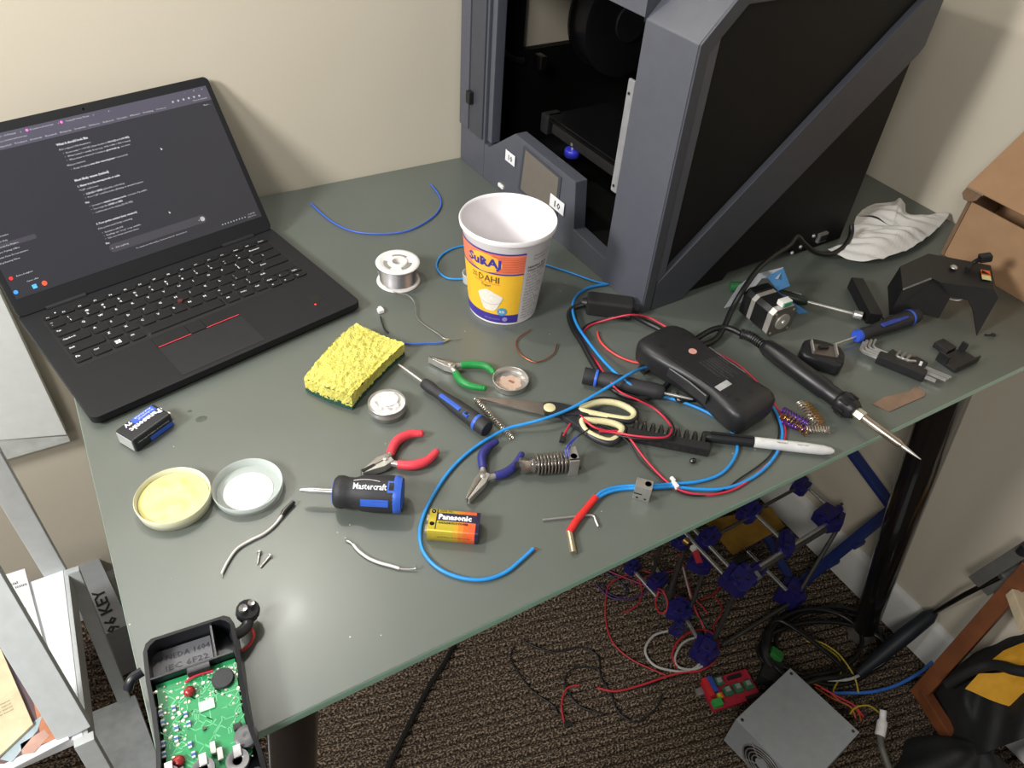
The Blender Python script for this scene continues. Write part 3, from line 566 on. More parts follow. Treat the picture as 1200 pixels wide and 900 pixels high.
put_text(q, 'ALKALINE', Tm((.041, -.0022, Hb + .0004), (0, 0, math.pi)), .0032, .02); put_text(q, 'Industrial', Tm((.041, -.0056, Hb + .0004), (0, 0, math.pi)), .0036, .018); q.build('battery_print', whiteprint, t, 0)
q = MB(); T3 = basis((0, -Wb - .0002, 0), (1, 0, 0), (0, 0, 1), (0, -1, 0)); quad(q, T3, .018, .0018, .0452, .0078); q.build('blue_panel', MATS['battery_blue'], t, 0)
q = MB(); put_text(q, '1.5mm max 9V alkaline do not recharge', T3 @ MX.Translation((.004, .0105, .0001)), .0026, .038); q.build('battery_print', whiteprint, t, 0)
A = P(505, 594, .0175); B = P(561, 599, .0175); loc, rz, L = along(A, B)
t = thing('nine_volt_battery', 'gold and orange nine volt battery ringed by the blue wire', 'battery', (A.x, A.y, TZ), rz)
gold = mat('battery_gold', (196, 176, 58), .3, .25, .06); orange = mat('battery_orange', (232, 92, 50), .35)
m = MB(); 
for i, f0 in enumerate((0, .5, .6, .7, .8)):
    f1 = (.5, .6, .7, .8, .93)[i]; m.mi = i; 
    prof = [(-.0022, 0), (-Wb + .0022, 0), (-Wb, .0022), (-Wb, Hb - .0022), (-Wb + .0022, Hb), (-.0022, Hb), (0, Hb - .0022), (0, .0022)]
    m.prism(prof, Lb * f0, Lb * f1, basis((0, 0, 0), (0, 1, 0), (0, 0, 1), (1, 0, 0)))
grad = [gold, mat('battery_g1', (210, 160, 54), .3, .2), mat('battery_g2', (222, 134, 52), .3, .2), mat('battery_g3', (230, 110, 50), .3, .15), orange]
m.build('casing', grad, t); q = MB(); q.prism(prof, Lb * .93, Lb, basis((0, 0, 0), (0, 1, 0), (0, 0, 1), (1, 0, 0))); q.build('end_cap', navy, t)
q = MB(); quad(q, None, .0072, -.0145, Lb * .94, -.0055, Hb + .0002); q.build('name_panel', navy, t, 0)
q = MB(); quad(q, None, .0066, -Wb + .002, .0074, -.002, Hb + .0003); q.build('label_line', blackprint, t, 0)
q = MB(); put_text(q, 'Panasonic', MX.Translation((.0085, -.0128, Hb + .0004)), .0082, .0305, bold=.05); q.build('battery_print', whiteprint, t, 0)
q = MB(); put_text(q, 'ALKALINE PLUS POWER', MX.Translation((.009, -.0178, Hb + .0004)), .003, .0275, bold=.03); put_text(q, 'SIZE 9V', MX.Translation((.009, -.0045, Hb + .0004)), .003, .012); put_text(q, 'size 9V battery, do not dispose in fire', basis((0, -Wb - .0002, 0), (1, 0, 0), (0, 0, 1), (0, -1, 0)) @ MX.Translation((.009, .008, 0)), .0028, .03); q.build('battery_print', blackprint, t, 0)
for y_, s_, c_ in ((-.0045, '-', blackprint), (-.0185, '+', whiteprint)):
    q = MB(); q.lathe([(.0001, 0), (.0021, 0)], 14, MX.Translation((.0035, y_, Hb + .0003))); q.build('polarity_mark', c_, t, 0)
    q = MB(); put_text(q, s_, MX.Translation((.0035, y_ - .0011, Hb + .0005)), .0042, center=True, bold=.04); q.build('polarity_mark', whiteprint if s_ == '-' else blackprint, t, 0)
for y_, r_ in ((-.007, .0042), (-.0195, .005)): MB(AX(.0005, y_, Hb / 2)).lathe([(r_ * .8, 0), (r_, -.0015), (r_, -.003), (r_ * .6, -.0032), (.0001, -.0026)], 14).build('terminal', steel, t)
# ---------------------------------------------------------------- dishes and tins
alu = mat('tin_aluminium', (186, 184, 180), .35, .8); clearp = mat('dish_plastic', (205, 214, 210), .35, noise=.03, alpha=.62)
t = thing('flux_dish', 'round translucent dish full of yellow flux', 'dish', (.0622, .2451, TZ)); 
MB().lathe([(.0001, 0), (.031, 0), (.0325, .001), (.034, .0125), (.0332, .0135), (.0322, .0125), (.0305, .0025), (.0001, .002)], 56).build('dish', mat('dish_cream', (228, 228, 200), .4, noise=.03, alpha=.8), t)
q = MB(); rn = random.Random(5); bl = [(rn.uniform(-.02, .02), rn.uniform(-.02, .02), rn.uniform(.004, .009), rn.uniform(.0006, .0018)) for _ in range(16)]
def wax(a, b):
    r = a * .0308; th = 2 * math.pi * b; x, y = r * math.cos(th), r * math.sin(th); return V((x, y, .0085 + sum(h * math.exp(-((x - u) ** 2 + (y - v) ** 2) / s ** 2) for u, v, s, h in bl) * (1 - a ** 6)))
q.grid(wax, 24, 64); q.build('yellow_flux', mat('flux_wax', (240, 226, 138), .35, noise=.06, ns=150), t)
t = thing('dish_lid', 'round translucent lid with a white disc inside it', 'lid', (.1263, .2299, TZ))
MB().lathe([(.0001, 0), (.030, 0), (.0315, .001), (.0328, .0095), (.0322, .0105), (.0312, .0095), (.0295, .002), (.0001, .0015)], 56).build('lid_shell', clearp, t)
MB(MX.Translation((-.001, -.002, 0))).lathe([(.0001, .0026), (.0228, .0026), (.0232, .002), (.0232, .0014)], 48).build('liner', mat('liner_white', (240, 238, 236), .6, noise=.02), t)
t = thing('solder_paste_tin', 'small round tin of white paste near the sponge', 'tin', (.2863, .2719, TZ))
MB().lathe([(.0001, 0), (.019, 0), (.0198, .0008), (.0198, .0055), (.0202, .006), (.0202, .0072), (.0198, .0078), (.0198, .0132), (.0203, .0138), (.0198, .0144), (.0192, .0135), (.0190, .003), (.0001, .003)], 48).build('tin_body', alu, t)
rn = random.Random(8); bl = [(rn.uniform(-.014, .014), rn.uniform(-.014, .014), rn.uniform(.0008, .0024), rn.uniform(.0006, .002)) for _ in range(70)]
q = MB(); q.grid(lambda a, b: (lambda x, y: V((x, y, .0118 + sum(h * math.exp(-((x - u) ** 2 + (y - v) ** 2) / s ** 2) for u, v, s, h in bl) * (1 - a ** 8))))(a * .019 * math.cos(2 * math.pi * b), a * .019 * math.sin(2 * math.pi * b)), 26, 60); q.build('paste', mat('paste_white', (214, 212, 208), .5, noise=.15, ns=300), t)
MB(MX.Translation((.004, .003, .0135))).lathe([(.0001, .0012), (.0095, .001), (.0099, 0)], 32).build('white_disc', MATS['liner_white'], t)  # plain white disc lying on top of the filling
t = thing('tin_lid', 'shallow metal tin lid with brown residue beside the green pliers', 'lid', (.4274, .2518, TZ))
MB().lathe([(.0001, .0004), (.0185, 0), (.0198, .0008), (.0202, .0078), (.0206, .0084), (.0198, .0086), (.0192, .0078), (.0188, .002), (.0001, .0016)], 48).build('lid_shell', alu, t)
q = MB(); rn = random.Random(2); pts = [(.013 * (1 + .18 * math.sin(3 * k) + .1 * rn.random()) * math.cos(2 * math.pi * k / 22) - .001, .0125 * (1 + .15 * math.cos(2 * k)) * math.sin(2 * math.pi * k / 22)) for k in range(22)]
q.prism(pts, .0016, .0021); q.build('residue', mat('residue_tan', (188, 164, 146), .7, noise=.1, ns=200), t)
q = MB(); q.box((.002, 0, .0023), (.003, .007, .0006), Tm((0, 0, 0), (0, 0, .5)), bev=.0002); q.build('residue_spot', mat('residue_red', (150, 92, 80), .7), t)
# ---------------------------------------------------------------- bits of wire, pins
bluew = mat('wire_blue', (40, 140, 215), .35, noise=.05); bluew2 = mat('wire_mid_blue', (54, 100, 205), .4, noise=.05); redw = mat('wire_red', (196, 42, 66), .4, noise=.05); blackw = mat('wire_black', (24, 24, 26), .45); whitew = mat('wire_white', (206, 204, 200), .5); blkcable = mat('cable_black', (20, 20, 21), .4)
wire('blue_filament', [(364, 238), (388, 259), (414, 271), (445, 274), (476, 271), (501, 259), (515, 245), (516, 232), (505, 216)], .0011, bluew2, 'curved blue filament offcut behind the solder reel near the wall')
wire('copper_wire', [(622, 386), (606, 398), (607, 411), (618, 421), (632, 424), (648, 415), (653, 403)], .0007, copper, 'small hooked piece of bare copper wire in front of the tub')
t = thing('sensor_lead', 'short cut lead with crimped metal end below the white disc lid', 'wire', P(331, 603)); o_ = P(331, 603)
MB(MX.Translation(-o_)).tube(cat_rom(pp((331, 603, .003), (323, 614), (310, 625), (294, 633), (278, 643), (267, 658), (260, 672)), 8), .0013, 8).build('lead', whitew, t)
MB(MX.Translation(-o_)).tube(pp((330, 604, .003), (333, 599, .003), (344, 588, .003)), [.0018, .0024, .0022], 10).build('crimp', darksteel, t)
MB(MX.Translation(-o_)).tube(pp((260, 671), (261, 676)), .0005, 6).build('bare_end', steel, t)
for lbl, a, b in (('left one of two small metal pins in front of the dishes', (304, 648), (302, 661)), ('right one of two small metal pins in front of the dishes', (316, 652), (305, 665))):
    t = thing('metal_pin', lbl, 'pin', P(*a), 0, 'loose metal pins'); o_ = P(*a); c = P(*a, .0018) - o_; e = P(*b, .0012) - o_; d_ = (c - e).normalized()
    MB().cyl(e, c, .0009, n=8).build('shank', steel, t); MB().cyl(c, c + d_ * .0012, .0024, n=12).build('head', steel, t)
t = thing('wire_offcut', 'short grey wire with bare tips in front of the stubby screwdriver', 'wire', P(432, 654)); o_ = P(432, 654)
MB(MX.Translation(-o_)).tube(cat_rom(pp((414, 638), (421, 646), (432, 654), (445, 659.5), (458, 663), (468, 666)), 8), .0014, 8).build('insulation', whitew, t)
MB(MX.Translation(-o_)).tube(cat_rom(pp((415, 639), (410, 635), (406, 633), (404, 631, .004), (406, 630, .005)), 5), .0008, 6).build('bare_end', steel, t)
MB(MX.Translation(-o_)).tube(cat_rom(pp((466, 666), (478, 667), (487, 666, .003), (486, 662, .006)), 5), .0008, 6).build('bare_end', steel, t)
t = thing('connector_lead', 'blue and black lead with a white plug running under the sponge', 'wire', P(447, 378)); o_ = P(447, 378); TT = MX.Translation(-o_)
MB(TT).tube(cat_rom(pp((446, 371, .003), (448, 379), (451, 386), (455, 390)), 6), .001, 8).build('black_lead', blackw, t)
MB(TT).tube(cat_rom(pp((471, 402), (485, 403), (500, 402), (512, 402), (520, 401)), 6), .001, 8).build('blue_lead', bluew2, t)
MB(TT).tube(pp((519, 401), (526, 398)), [.0009, .0014], 8).build('bare_end', mat('brass_pin', (205, 190, 140), .35, .8), t)
q = MB(TT); pt = P(446, 364, .003); q.box(pt, (.0075, .007, .005), bev=.0008); q.box(pt + V((.001, .0045, .0005)), (.004, .004, .003)); q.build('plug', white, t)
# ---------------------------------------------------------------- meter lying face down
A, B = P(771, 407, .012), P(877, 485, .012); loc, rz, L = along(A, B)
mt = thing('multimeter', 'black multimeter lying face down among the wires', 'multimeter', (A.x, A.y, TZ), rz)
mm_ = mat('meter_black', (34, 34, 36), .42, noise=.06, bump=.04, bs=900); L0 = L + .012
prof = [(-.012, .018, .010, .024), (-.010, .028, .004, .029), (-.004, .0335, .001, .032), (.006, .0362, 0, .034), (.02, .0368, 0, .035), (.04, .0335, 0, .0345), (.06, .0290, 0, .034), (.08, .0272, 0, .034), (.1, .0282, 0, .0345), (.12, .0322, 0, .035), (.135, .0335, 0, .035), (L0 - .008, .0325, 0, .034), (L0 - .002, .029, .002, .031), (L0, .02, .008, .024)]
q = MB(); loft(q, prof, 40, 4.5); mb_ = q.build('meter_body', mm_, mt, 50)
q = MB(); q.prism([(.03, -.026), (.118, -.022), (.118, .022), (.03, .026)], .0340, .0352, None, .0004); q.build('back_cover', mm_, mb_)
q = MB(); 
for i, (y, w_) in enumerate(((.0165, .016), (.012, .034), (.008, .030), (.004, .036), (.0, .026), (-.004, .036), (-.009, .030))): put_text(q, ('CAUTION', 'to avoid electric shock disconnect', 'test leads before opening case', 'FUSE 200mA 250V fast blow rating', 'CAT II 600V DC max', 'use correct battery polarity 9V', 'IEC 1010 double insulated')[i], Tm((.060 + (y + .02) * .2, y + .004, .0355), (0, 0, 0)), .0032, w_)
q.build('warning_print', mat('print_dim', (96, 96, 98), .7), mb_, 0)
q = MB(); q.box((.104, -.012, .0354), (.008, .020, .0004)); q.build('serial_sticker', mat('sticker_grey', (170, 170, 172), .5), mb_)
q = MB(); q.lathe([(.0001, .0357), (.0048, .0357), (.0048, .0352)], 20, MX.Translation((.045, .004, 0))); q.build('inspection_sticker', mat('sticker_pink', (205, 150, 140), .6), mb_)
for x_, y_, s_ in ((.128, .006, .0028), (.018, .018, .0026), (.018, -.018, .0026), (.127, -.016, .0026)):
    q = MB(MX.Translation((x_, y_, .0346))); q.lathe([(.0001, 0), (s_ * .5, 0), (s_, .0006), (s_ * 1.1, .0005)], 12); q.build('screw_hole', black, mb_)
for sy in (-1, 1):
    q = MB(); q.box((.073, sy * .0318, .022), (.058, .004, .013), Tm(), bev=.0015); q.build('side_grip', mat('grip_grey', (44, 44, 46), .5), mb_)
    q = MB(); q.tube([(.046, sy * .0338, .0285), (.073, sy * .0325, .029), (.1, sy * .0338, .0285)], .0006, 6); q.build('grip_highlight', mat('edge_shine', (120, 120, 122), .3), mb_)  # shine on the grip rim drawn as a thin pale line
q = MB(); q.box((.016, -.040, .008), (.012, .008, .006), bev=.001); q.build('lead_jack', darksteel, mb_)
# ---------------------------------------------------------------- soldering iron
irn = thing('soldering_iron', 'black soldering iron with its tip over the desk edge', 'soldering iron', P(893, 404)); o_ = P(893, 404); T0 = MX.Translation(-o_)
ipx = lambda q: P(q[0], q[1], q[2] if len(q) > 2 else .0135)
a_, b_ = ipx((896, 405)), ipx((1003, 483)); d_ = (b_ - a_); T1 = T0 @ basis(a_, *[tuple(v) for v in (axes(d_)[1], axes(d_)[2], d_.normalized())]); Li = d_.length
MB(T1).lathe([(.006, -.002), (.0085, 0), (.0105, .006), (.0118, .03), (.0118, Li * .68), (.0105, Li * .7), (.0105, Li * .82), (.0125, Li * .83), (.0132, Li * .86), (.0132, Li * .9), (.0118, Li * .91), (.0118, Li * .97), (.009, Li), (.0001, Li)], 32).build('handle', mat('iron_black', (27, 27, 29), .38, noise=.08), irn)
q = MB(T1)
for k in range(8): q.box((.0128 * math.cos(k * .785), .0128 * math.sin(k * .785), Li * .9), (.003, .003, .012), bev=.0008)
q.build('clamp_nut', black, irn)
MB(T1).lathe([(.0062, Li - .002), (.0066, Li + .001), (.0066, Li + .010), (.0048, Li + .011)], 6).build('hex_nut', mat('nickel_warm', (200, 196, 180), .35, .8), irn)
MB(T1).lathe([(.0044, Li + .009), (.0046, Li + .012), (.0044, Li + .055), (.0036, Li + .058), (.0028, Li + .060)], 20).build('barrel', mat('nickel_barrel', (176, 164, 150), .3, .9), irn)
MB(T1).lathe([(.0028, Li + .058), (.0022, Li + .066), (.0005, Li + .082), (.0001, Li + .0825)], 14).build('tip', steel, irn)
q = MB(T0); sr = cat_rom([ipx(v) for v in ((868, 391), (878, 394), (888, 400), (897, 407))], 8); q.tube(sr, .0045, 10); so_ = q.build('strain_relief', black, irn)
for i in range(1, len(sr) - 1, 2):
    q = MB(T0); dd = (sr[i + 1] - sr[i - 1]).normalized(); q.cyl(sr[i] - dd * .001, sr[i] + dd * .001, .0064, n=14); q.build('relief_rib', black, so_)
q = MB(T0); q.tube(cat_rom(pp((868, 391, .0135), (852, 384, .012), (836, 386, .010), (821, 394, .008), (808, 404, .005), (795, 425, .004), (784, 448, .004), (768, 462, .005), (748, 467, .006), (726, 461, .006), (708, 446, .006), (694, 424, .006), (682, 402, .005), (671, 384, .0045), (667, 369, .005), (672, 361, .008), (684, 357, .012)), 8), .0036, 10); q.build('cord', blkcable, irn)
# adapter and printer cord
q_ = thing('inline_adapter', 'black rectangular cable adapter lying against the printer foot', 'adapter', P(713, 372)); o_ = P(713, 372); a_ = P(686, 364, .0); b_ = P(740, 371, .0); loc, rz, L = along(a_, b_); q_.location = a_; q_.rotation_euler.z = rz
MB().box((L / 2, 0, .0125), (L, .025, .023), bev=.004, seg=3).build('adapter_body', blackmatte, q_)
MB().lathe([(.0055, -.006), (.007, 0)], 14, AX(0, 0, .0125)).build('cord_boot', black, q_); MB().lathe([(.007, 0), (.0055, .007)], 14, AX(L, 0, .0125)).build('cord_boot', black, q_)
wire('power_cable', [(741, 369, .0115), (756, 377, .006), (772, 385, .005), (790, 396, .004), (806, 405, .004), (822, 405, .005), (838, 398, .006), (848, 384, .010), (858, 362, .02), (872, 338, .04), (888, 316, .052), (906, 300, .05), (925, 287, .045), (934, 277, .05), (942, 285, .035), (955, 295, .02), (972, 298, .015), (988, 290, .015), (997, 276, .02), (998, 264, .03)], .0036, blkcable, 'thick black cord arching over the stepper motor to the printer back', 'cable', n=10)
# ---------------------------------------------------------------- blue heater wires
ht = thing('heater_cartridge', 'heater cartridge with red sleeve on a long looped pair of blue wires', 'heater', P(668, 622)); o_ = P(668, 622); T0 = MX.Translation(-o_)
MB(T0).cyl(P(672, 648, .0032), P(667, 622, .0032), .0031, n=18).build('cartridge', mat('cartridge_steel', (200, 186, 160), .3, .9), ht)
MB(T0).tube(cat_rom(pp((667, 624, .0034), (675, 611, .004), (687, 596, .004), (698, 583, .004)), 6), [.0036] * 10 + [.0034] * 9, 12).build('red_sleeve', mat('sleeve_red', (222, 40, 40), .4), ht)
w1 = [(697, 584, .004), (706, 576, .004), (722, 571), (745, 569), (770, 568.5, .003), (790, 567, .003), (820, 564), (845, 555), (860, 538), (864, 520), (854, 501), (834, 486), (808, 474), (782, 466), (760, 462, .004), (735, 448, .018), (712, 428, .014), (692, 404, .008), (676, 380, .008), (671, 361, .008), (676, 346, .004), (690, 337), (711, 333)]
w2 = [(698, 586, .003), (708, 579, .003), (724, 574), (746, 572), (770, 571.5), (790, 570.5), (815, 573), (845, 573), (872, 565), (895, 550), (911, 530), (917, 508), (912, 488), (903, 474), (893, 463, .004), (860, 450, .0025), (810, 436, .003), (775, 432, .005), (757, 431, .010), (740, 437, .024), (720, 449, .024), (695, 464, .02), (668, 479, .015), (640, 490, .014), (615, 497, .009), (595, 502, .006), (572, 514, .0035), (548, 531), (526, 553), (508, 580), (496, 605), (492, 627), (497, 648), (514, 666), (540, 677), (568, 679), (592, 671), (610, 657), (625, 643)]
MB(T0).tube(cat_rom(pp(*w1), 8), .0018, 8).build('blue_wire', bluew, ht); MB(T0).tube(cat_rom(pp(*w2), 8), .0018, 8).build('blue_wire', bluew, ht)
MB(T0).tube(pp((625, 643), (630, 644)), .0008, 6).build('bare_end', copper, ht)
q = MB(T0); zt = P(791, 569, .003); q.box(zt, (.004, .009, .007), bev=.0008); q.box(zt + V((.0025, .007, .001)), (.0035, .006, .003), bev=.0006); q.build('zip_tie', white, ht)
wire('blue_lead', [(713, 333), (695, 329, .003), (670, 320), (645, 312), (620, 303), (590, 294), (560, 288), (538, 289), (520, 297), (512, 308), (514, 318), (525, 326), (542, 327)], .0013, bluew, 'blue wire looping behind the yoghurt tub to the printer foot')
# red and black leads
w = [(660, 511, .006), (668, 497, .006), (676, 484, .009), (686, 493, .012), (697, 501, .012), (712, 505, .010), (727, 506, .010), (739, 515, .012), (757, 539, .004), (781, 564), (799, 575), (826, 580), (856, 575), (880, 561), (909, 534), (920, 511), (916, 488), (901, 464), (880, 440), (856, 422), (820, 405, .006), (806, 403, .004)]
w_b = [(700, 497, .010), (715, 503, .009), (735, 517, .010), (752, 542, .003), (778, 565), (800, 579), (830, 580), (850, 573), (868, 560), (890, 545), (905, 530), (913, 508), (909, 488), (897, 466), (878, 444), (856, 426), (822, 409, .004)]
t = thing('thermistor_lead', 'red and black lead with black plug running over the scissors to the meter', 'wire', P(660, 511)); T0 = MX.Translation(-P(660, 511))
MB(T0).tube(cat_rom(pp(*w), 8), .0012, 8).build('red_wire', redw, t); MB(T0).tube(cat_rom(pp(*w_b), 8), .0009, 8).build('black_wire', blackw, t)
q = MB(T0); q.bar(P(661, 508, .005), P(658, 518, .004), .0055, .004, .0006); q.build('plug', black, t)
t = thing('fan_lead', 'red and black lead looping round the adapter and back across the bit holder', 'wire', P(690, 383)); T0 = MX.Translation(-P(690, 383))
w = [(702, 505, .013), (720, 507, .013), (745, 511, .018), (770, 513, .020), (783, 511, .018), (787, 502, .012), (780, 491, .006), (767, 479, .005), (748, 469, .012), (725, 458, .016), (710, 440, .014), (700, 425, .008), (688, 408), (683, 393), (689, 383), (700, 378, .004), (718, 373, .014), (738, 369, .023), (757, 371, .014), (772, 378, .011), (788, 388, .009)]
MB(T0).tube(cat_rom(pp(*w), 8), .0012, 8).build('red_wire', redw, t)
w = [(704, 507, .011), (722, 510, .012), (746, 514, .017), (772, 515, .019), (786, 513, .017), (790, 502, .010), (783, 490, .004), (769, 477, .004), (748, 466, .010), (722, 456, .013), (706, 440, .012), (694, 422, .006), (682, 405), (680, 392), (686, 382), (699, 376), (716, 372, .011), (738, 371, .020)]
MB(T0).tube(cat_rom(pp(*w), 8), .0009, 8).build('black_wire', blackw, t)
wire('red_lead', [(700, 389), (703, 399), (712, 409), (726, 418), (742, 424), (757, 426)], .0013, mat('wire_coral', (222, 74, 70), .4), 'short coral red wire curving into the black multimeter')
# ---------------------------------------------------------------- scissors
sci = thing('scissors', 'open scissors with dark handles lined in cream', 'scissors', P(644, 478)); o_ = P(644, 478); T0 = MX.Translation(-o_); cream = mat('scissor_cream', (214, 206, 160), .5); sdk = mat('scissor_dark', (36, 36, 40), .45)
def flat(pts, h, th): return [(P(x, y, h) - o_).xy for x, y in pts]
q = MB(); q.prism(flat([(556, 465), (600, 468), (645, 472), (648, 484), (640, 486), (600, 476)], .006, 0), .0045, .006, None, .0003); q.build('blade', mat('blade_steel', (178, 170, 164), .3, .95), sci)
q = MB(); q.prism(flat([(558, 467), (600, 472), (645, 478), (646, 487), (620, 482)], .004, 0), .0028, .0042, None, .0003); q.build('blade', MATS['blade_steel'], sci)
def ring(pts, r, h, name, m, k=5):
    q = MB(T0); q.tube(cat_rom([P(x, y, h) for x, y in pts], k, True), r, 10, True); return q.build(name, m, sci)
q = MB(); q.prism(flat([(636, 474), (644, 472), (658, 474), (690, 482), (690, 489), (672, 488), (650, 486), (638, 484)], .009, 0), .004, .012, None, .0015); h1 = q.build('handle_arm', sdk, sci)
q = MB(); q.prism(flat([(652, 484), (672, 486), (682, 494), (684, 506), (676, 501), (664, 493)], .007, 0), .002, .010, None, .0015); h2 = q.build('handle_arm', sdk, sci)
up_ = [(678, 480), (692, 472), (708, 469), (726, 472), (741, 480), (745, 487), (739, 493), (722, 491), (702, 487)]; lo_ = [(680, 491), (694, 491), (712, 493), (725, 497), (731, 503), (726, 512), (717, 519), (705, 517), (690, 509), (682, 501)]
ring(up_, .0042, .009, 'finger_loop', sdk); ring([(x * .94 + 713 * .06, y * .86 + 481.5 * .14) for x, y in up_], .0036, .0102, 'loop_lining', cream)
ring(lo_, .0042, .0075, 'finger_loop', sdk); ring([(x * .93 + 706 * .07, y * .84 + 503 * .16) for x, y in lo_], .0036, .0088, 'loop_lining', cream)
MB(MX.Translation(P(644, 478, .0118) - o_)).lathe([(.0065, 0), (.0065, .0008), (.005, .0014), (.0001, .0014)], 20).build('pivot_cap', cream, sci)
# ---------------------------------------------------------------- dark screwdriver under the cords
def ub_extra(t, ho, b, L, zc): MB(AX(0, 0, zc)).lathe([(.0099, L - .016), (.0101, L - .015), (.0101, L - .0135), (.0099, L - .013)], 28, caps=False).build('ring', bluew2, ho)
driver('dark_screwdriver', 'dark screwdriver under the black cord, its shaft beneath the multimeter', (812, 468), (779, 458), (684, 440), [(0, .006), (.04, .0085), (.12, .0092), (.3, .0088), (.5, .0098), (.7, .0104), (.78, .0082), (.84, .008), (.9, .0098), (1, .0098)], .0105, .0016, hb, ub_extra)
wire('crocodile_clip', [(792, 462, .006), (796, 469, .005), (805, 468, .005), (816, 468, .004)], .0032, darksteel, 'small dark metal clip peeking from under the multimeter', 'clip')
# ---------------------------------------------------------------- bit strip
A, B = P(733, 517), P(830, 536); loc, rz, L = along(A, B); t = thing('bit_strip', 'long black rubber strip holding a row of driver bits beside the scissors', 'bit holder', (A.x, A.y, TZ), rz)
q = MB(); q.box((L / 2, .005, .006), (L, .011, .012), bev=.0015); st_ = q.build('strip', blackmatte, t)
for i in range(9):
    x = .008 + i * (L - .016) / 8; q = MB(); q.lathe([(.0033, 0), (.0033, .0004), (.0001, .0004)], 6, basis((x, -.0005, .006), (1, 0, 0), (0, 0, 1), (0, -1, 0))); q.build('socket', mat('socket_dark', (60, 58, 56), .4, .6), st_)
    q = MB(); q.lathe([(.0031, 0), (.0031, .006), (.0022, .0075), (.0022, .010), (.0008, .0115)], 6, basis((x, .011, .008), (1, 0, 0), (0, -.5, .866), (0, .866, .5))); q.build('bit', darksteel, t)
MB(MX.Translation(P(812, 540, .003))).sphere((0, 0, 0), (.004, .003, .003), n=10, m=6).solo('loose_bit', darksteel, 'tiny grey bit lying loose in front of the bit strip', 'bit')
# ---------------------------------------------------------------- marker
A, B = P(823, 511, .006), P(977, 529, .006); loc, rz, L = along(A, B); t = thing('marker_pen', 'white and black permanent marker lying beside the bit strip', 'marker', (A.x, A.y, TZ), rz)
MB(AX(0, 0, .0062)).lathe([(.0045, 0), (.0055, .0015), (.0058, .01), (.0062, .052), (.0062, .054), (.0001, .054)], 24).build('cap', black, t); q = MB(); q.box((.03, .0, .013), (.045, .003, .0016), bev=.0005); q.build('clip', black, t)
MB(AX(0, 0, .0062)).lathe([(.0056, .053), (.0058, .055), (.0058, L - .03), (.0054, L - .012), (.0038, L - .003), (.002, L), (.0001, L)], 24).build('barrel', mat('marker_grey', (214, 214, 212), .4), t)
q = MB(); put_text(q, 'PERMANENT', Tm((L - .062, 0, .0062), (0, 0, 0)), .0025, .012, fn=wwrap(.0059, 0, 1.1)); put_text(q, 'FINE POINT', Tm((L - .04, 0, .0062)), .0025, .012, fn=wwrap(.0059, 0, 1.1)); q.build('marker_print', blackprint, t, 0)
# ---------------------------------------------------------------- coils, spring
def helix(pts, R, r, turns, k=10, n=5):
    c = cat_rom(pts, 10); N = max(40, int(turns * k)); out = []; u = None
    for i in range(N + 1):
        f = i / N * (len(c) - 1); j = min(int(f), len(c) - 2); p_ = c[j].lerp(c[j + 1], f - j); t_ = (c[j + 1] - c[j]).normalized(); _, s1, s2 = axes(t_); a = 2 * math.pi * turns * i / N
        out.append(p_ + (s1 * math.cos(a) + s2 * math.sin(a)) * R)
    return MB().tube(out, r, n)
def coil_thing(name, label, cat, parts):
    o0 = P(*parts[0][0][0][:2]); t = thing(name, label, cat, o0)
    for pts, R, r, turns, m, nm in parts:
        q = helix(pp(*pts), R, r, turns); q.v = [v - o0 for v in q.v]; q.build(nm, m, t)
brass = mat('brass_wire', (190, 142, 76), .3, .9); purp = mat('purple_wire', (112, 62, 168), .3, .7); silv = mat('silver_wire', (205, 196, 184), .3, .9)
coil_thing('wire_coils', 'tangle of tight brass, purple and silver wire coils by the marker', 'coil', [([(917, 481, .0055), (930, 488, .006), (946, 497, .0055)], .0042, .0007, 10, purp, 'purple_coil'), ([(917, 494, .004), (930, 499, .0045), (944, 503, .004)], .0036, .0007, 9, purp, 'purple_coil'), ([(937, 473, .005), (945, 483, .006), (956, 497, .006)], .0042, .0007, 9, silv, 'silver_coil'), ([(944, 474, .005), (954, 484, .006), (963, 497, .005)], .0042, .0007, 9, brass, 'brass_coil'), ([(944, 503, .005), (958, 503, .005), (971, 504, .005)], .0042, .0007, 9, silv, 'silver_coil'), ([(916, 489, .004), (930, 495, .008), (946, 508, .004)], .004, .0007, 9, brass, 'brass_coil')])
coil_thing('tension_spring', 'thin silver spring below the blade of the scissors', 'spring', [([(558, 468, .0035), (578, 490, .0035), (600, 513, .0035)], .0032, .0005, 22, silv, 'spring_wire')])
# ---------------------------------------------------------------- hot end
A, B = P(608, 546, .011), P(664, 541, .011); loc, rz, L = along(A, B); t = thing('heat_sink', 'finned metal hot end with a square block and blue wires', 'heat sink', (A.x, A.y, TZ), rz)
hs = mat('heatsink_alu', (186, 180, 174), .25, .95); q = MB(AX(0, 0, .011)); q.lathe([(.0045, 0), (.008, .001), (.008, .008), (.0068, .009), (.0068, .0125), (.008, .013), (.008, .0155), (.0038, .016), (.0038, L)], 28); q.build('core', hs, t)
MB(AX(0, 0, .011)).lathe([(.0001, -.004), (.0042, -.004), (.0042, .001)], 16).build('tube_collar', black, t)
for i in range(9): MB(AX(.0175 + i * (L - .018) / 9, 0, .011)).lathe([(.005, 0), (.0108, 0), (.0110, .0006), (.0108, .0013), (.005, .0013)], 32).build('fin', hs, t)
q = MB(); q.box((L + .0055, .0, .011), (.010, .020, .022), Tm(), bev=.0006); hbk = q.build('heater_block', mat('block_alu', (196, 194, 190), .35, .85), t)
